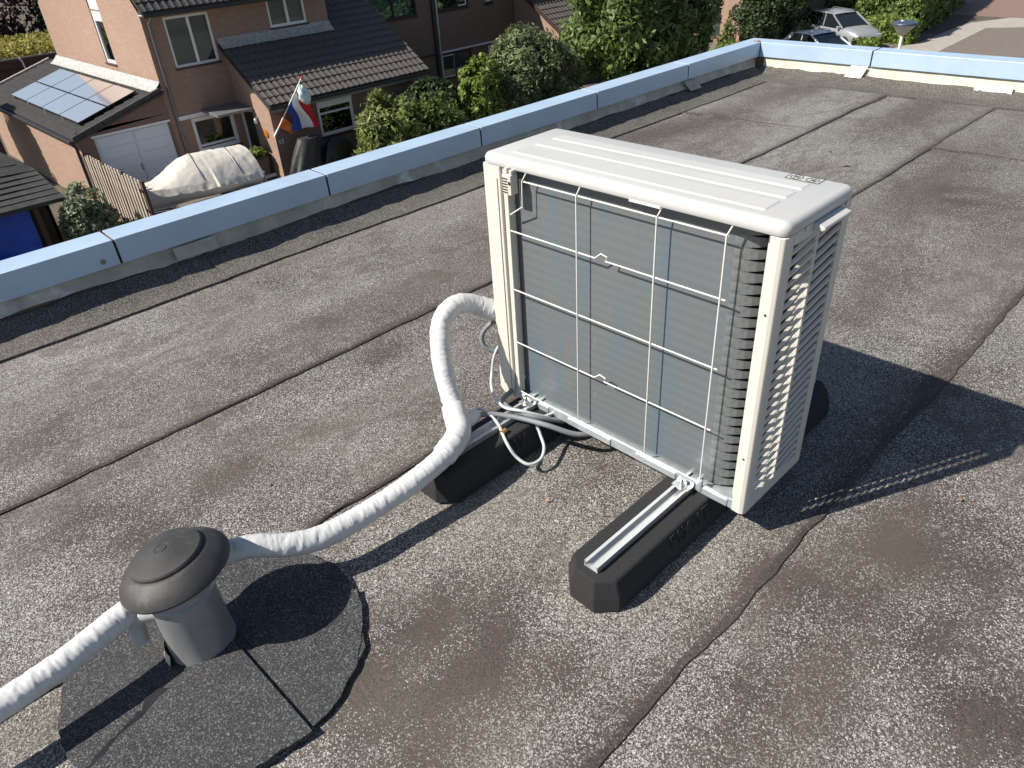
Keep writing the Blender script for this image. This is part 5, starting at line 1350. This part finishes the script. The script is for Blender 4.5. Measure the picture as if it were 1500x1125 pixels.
m.grid(lambda u, v: (c.x + .11 * (math.sin(math.pi * v) ** .5 + .05) * (1 + .35 * nz(u * 5, v * 4)) * math.cos(6.2832 * u), c.y + .15 * (math.sin(math.pi * v) ** .5 * (1 + .5 * v) + .05) * (1 + .3 * nz(math.cos(6.28 * u) * 2, v * 5, 2)) * math.sin(6.2832 * u) + .10 * v, c.z + .28 - .60 * v + .04 * nz(u * 6, v * 3, 5)), 24, 16); o = m.build('school_bag', M['bag'], smooth=60)
tag(o, 'pale blue bag hung from the top of the flag pole', 'bag')

pl = abs_thing('planter', 'tall grey planter with bright green plant beside the front door', 'planter', (-23.6, 10.7, GZ))
m = MB(); m.add([(-23.8, 10.52, GZ), (-23.4, 10.52, GZ), (-23.4, 10.92, GZ), (-23.8, 10.92, GZ), (-23.86, 10.46, GZ + .75), (-23.34, 10.46, GZ + .75), (-23.34, 10.98, GZ + .75), (-23.86, 10.98, GZ + .75)], [(0, 3, 2, 1), (4, 5, 6, 7), (0, 1, 5, 4), (1, 2, 6, 5), (2, 3, 7, 6), (3, 0, 4, 7)]); m.build('pot', M['planter'], pl, bevel=.01)
P, N, S = crown_points([(-23.6, 10.72, GZ + .88, .30, .30, .20)], 420, 30, .2); me = leaves_mesh('plant', P, N, .10, M['leaf_l'], 2, shade=S); o = link(bpy.data.objects.new('plant', me), pl); o.location = -pl.location

def draped(name, label, cat, c, rx, ry, h, mat, seed, shape):
    m = MB()
    def g(u, v):
        a = 2 * math.pi * u; r = shape(v); f = 1 + (.10 + .10 * (1 - v)) * nz(math.cos(a) * 2.3, math.sin(a) * 2.3, seed + v * 1.5) + .06 * math.sin(a * 9 + seed) * (1 - v)
        lean = .42 * v * (h > 1.3)
        return (c[0] + rx * r * f * math.cos(a), c[1] + ry * r * f * math.sin(a) + lean, GZ + .02 + h * v + .05 * nz(math.cos(a) * 2, math.sin(a) * 2, seed + 9) * v)
    m.grid(g, 48, 20)
    m.add([(g(k / 48, 1.0)) for k in range(48)], [tuple(range(48))])
    return tag(m.build(name, mat, smooth=True), label, cat)
draped('covered_barbecue', 'barbecue under a dark grey cover left of the wing window', 'barbecue', (-22.1, 11.45, 0), .42, .62, 1.36, M['greycloth'], 1.0, lambda v: 1 - .45 * v ** 1.6)
draped('covered_scooter', 'scooter under a glossy black cover below the wing window', 'scooter', (-22.1, 12.85, 0), .40, .72, 1.16, M['blackcloth'], 4.0, lambda v: (1 - v ** 2.2) ** .5 * .9 + .1)

# ================================================================== lamp post
lp_ = abs_thing('street_lamp', 'white lamp post with dark blue capped conical head by the road', 'street lamp', (-8.75, 24.0, GZ))
m = MB(); m.tube([(-8.75, 24, GZ), (-8.75, 24, GZ + 1.2), (-8.75, 24, -2.4)], [.07, .055, .045], 14); m.build('post', M['lampwhite'], lp_, smooth=60)
m = MB(); m.lathe([(.06, 0), (.10, .03), (.29, .24), (.33, .30)], 28, (-8.75, 24, -2.42)); m.build('diffuser', M['lampshade'], lp_, smooth=60)
m = MB(); m.lathe([(.345, .28), (.35, .31), (.34, .335), (.20, .375), (.05, .385), (.045, .40), (.01, .405)], 28, (-8.75, 24, -2.42)); m.build('lamp_cap', M['lampcap'], lp_, smooth=30)
m = MB(); m.lathe([(.035, .0), (.035, .02), (.01, .028)], 10, (-8.79, 23.9, -2.045)); m.build('photocell', M['white'], lp_)

# ================================================================== parked cars
def car(label, loc, rz, paint, estate=True, L=4.6, W=1.82, H=1.55):
    t = thing('parked_car', label, 'car', loc, rz, 'cars parked beside the hedge')
    # body: stations along x (front = +x), half width and top height
    st = [(-L/2, .70, .62, .40), (-L/2 + .08, .80, .92, .26), (-L/2 + .5, .88, 1.0, .20), (-1.2, .90, .99, .20), (0, .91, .96, .20), (.75, .90, .97, .20), (1.0, .89, .985, .20), (1.5, .87, .95, .20), (1.95, .82, .86, .22), (L/2 - .12, .72, .74, .26), (L/2, .60, .62, .34)]
    k = W / 1.82; m = MB(); vs = []; fs = []
    for x, w, zt, zb in st:
        w *= k
        ring = [(w * .86, zb), (w * .97, zb + .10), (w, (zb + zt) * .52), (w * .985, zt - .10), (w * .90, zt - .02), (w * .6, zt + .015), (0, zt + .02)]
        full = [(-a, b) for a, b in ring[:-1]] + [ring[-1]] + [(a, b) for a, b in reversed(ring[:-1])]
        vs += [(x, a, b) for a, b in full]
    n = 13
    for i in range(len(st) - 1):
        for q in range(n): fs.append((i * n + q, i * n + (q + 1) % n, (i + 1) * n + (q + 1) % n, (i + 1) * n + q))
    fs.append(tuple(range(n))); fs.append(tuple((len(st) - 1) * n + q for q in range(n))[::-1])
    m.add(vs, fs); body = m.build('body', paint, t, smooth=45)
    # greenhouse glass and roof
    rear = -L/2 + (.22 if estate else .5); rt = -L/2 + (.62 if estate else 1.05)
    gs = [(rear, .80, .93, .93), (rt, .70, .93, H - .05), (-.6, .72, .93, H - .01), (.1, .70, .93, H - .03), (1.15, .78, .93, .955)]
    m = MB(); vs = []; fs = []
    for x, w, zb, zt in gs: vs += [(x, -.86 * k, zb), (x, -w * k, zt), (x, w * k, zt), (x, .86 * k, zb)]
    for i in range(4):
        for q in range(3): fs.append((i * 4 + q, i * 4 + q + 1, (i + 1) * 4 + q + 1, (i + 1) * 4 + q))
    m.add(vs, fs); m.build('windows', M['carglass'], t)
    m = MB(); vs = []; fs = []
    rs = [(rt - .05, .70, H - .06), (rt + .25, .715, H - .005), (-.6, .725, H + .015), (0, .705, H - .005), (.20, .69, H - .05)]
    for x, w, z in rs: vs += [(x, -w * k, z - .03), (x, -w * k * .9, z + .012), (x, 0, z + .03), (x, w * k * .9, z + .012), (x, w * k, z - .03)]
    for i in range(4):
        for q in range(4): fs.append((i * 5 + q, i * 5 + q + 1, (i + 1) * 5 + q + 1, (i + 1) * 5 + q))
    m.add(vs, fs); m.build('roof', paint, t, smooth=50)
    for s in (-1, 1):
        for a, b, w in (((.13, s * .715 * k, H - .04), (1.15, s * .84 * k, .96), .07), ((-.35, s * .735 * k, H - .02), (-.30, s * .872 * k, .95), .06), ((rt + .02, s * .71 * k, H - .06), (rear, s * .85 * k, .94), .16)):
            m = MB(); m.bar(a, b, w, .03, (0, 1, 0)); m.build('pillar', paint, t)
        m = MB(); m.box(.85, 1.0, s * .93 * k - .09, s * .93 * k + .09, .93, 1.06); m.build('mirror', paint, t, bevel=.03)
        m = MB(); m.tube([(rt + .1, s * .60 * k, H + .03), (rt + .25, s * .60 * k, H + .06), (-.1, s * .60 * k, H + .05), (.05, s * .6 * k, H + .02)], .016, 6); m.build('roof_rail', M['rim'], t)
        m = MB(); m.box(L/2 - .30, L/2 - .06, s * .56 * k - .14, s * .56 * k + .14, .60, .72); m.build('headlight', M['lampglass'], t, bevel=.03)
        m = MB(); m.box(-L/2 - .005, -L/2 + .12, s * .68 * k - .11, s * .68 * k + .11, .66, .88); m.build('tail_light', M['red'], t, bevel=.02)
        for x in (-L/2 + .85, L/2 - .88):
            m = MB(); m.lathe([(.19, -.1), (.30, -.1), (.325, -.06), (.325, .06), (.30, .1), (.19, .1)], 24); w_ = m.build('wheel', M['tyre'], t); w_.location = (x, s * .80 * k, .325); w_.rotation_euler = (R_(90), 0, 0)
            m = MB(); m.lathe([(.03, .07), (.19, .085), (.20, .09), (.20, -.09), (.19, -.085), (.03, -.07)], 20); sub(m, 'rim', M['rim'], w_)
    m = MB(); m.box(L/2 - .06, L/2 + .015, -.42 * k, .42 * k, .42, .62); m.build('grille', M['carblack'], t, bevel=.02)
    m = MB(); m.box(L/2 + .012, L/2 + .025, -.26, .26, .34, .44); m.build('number_plate', M['yellowplate'], t)
    m = MB(); m.box(-L/2 - .02, -L/2 - .002, -.26, .26, .62, .72); m.build('number_plate', M['yellowplate'], t)
    m = MB(); m.box(-L/2 + .3, L/2 - .3, -.80 * k, .80 * k, .14, .24); m.build('underbody', M['carblack'], t)
    return t
car('silver grey estate car with roof rails parked by the hedge', (-18.3, 41.5, GZ + .012), R_(-26), M['carsilver'])
car('white hatchback parked nearer, its roof just above the far parapet', (-16.6, 35.6, GZ + .012), R_(-18), M['carwhite'], False, 4.1, 1.75, 1.5)
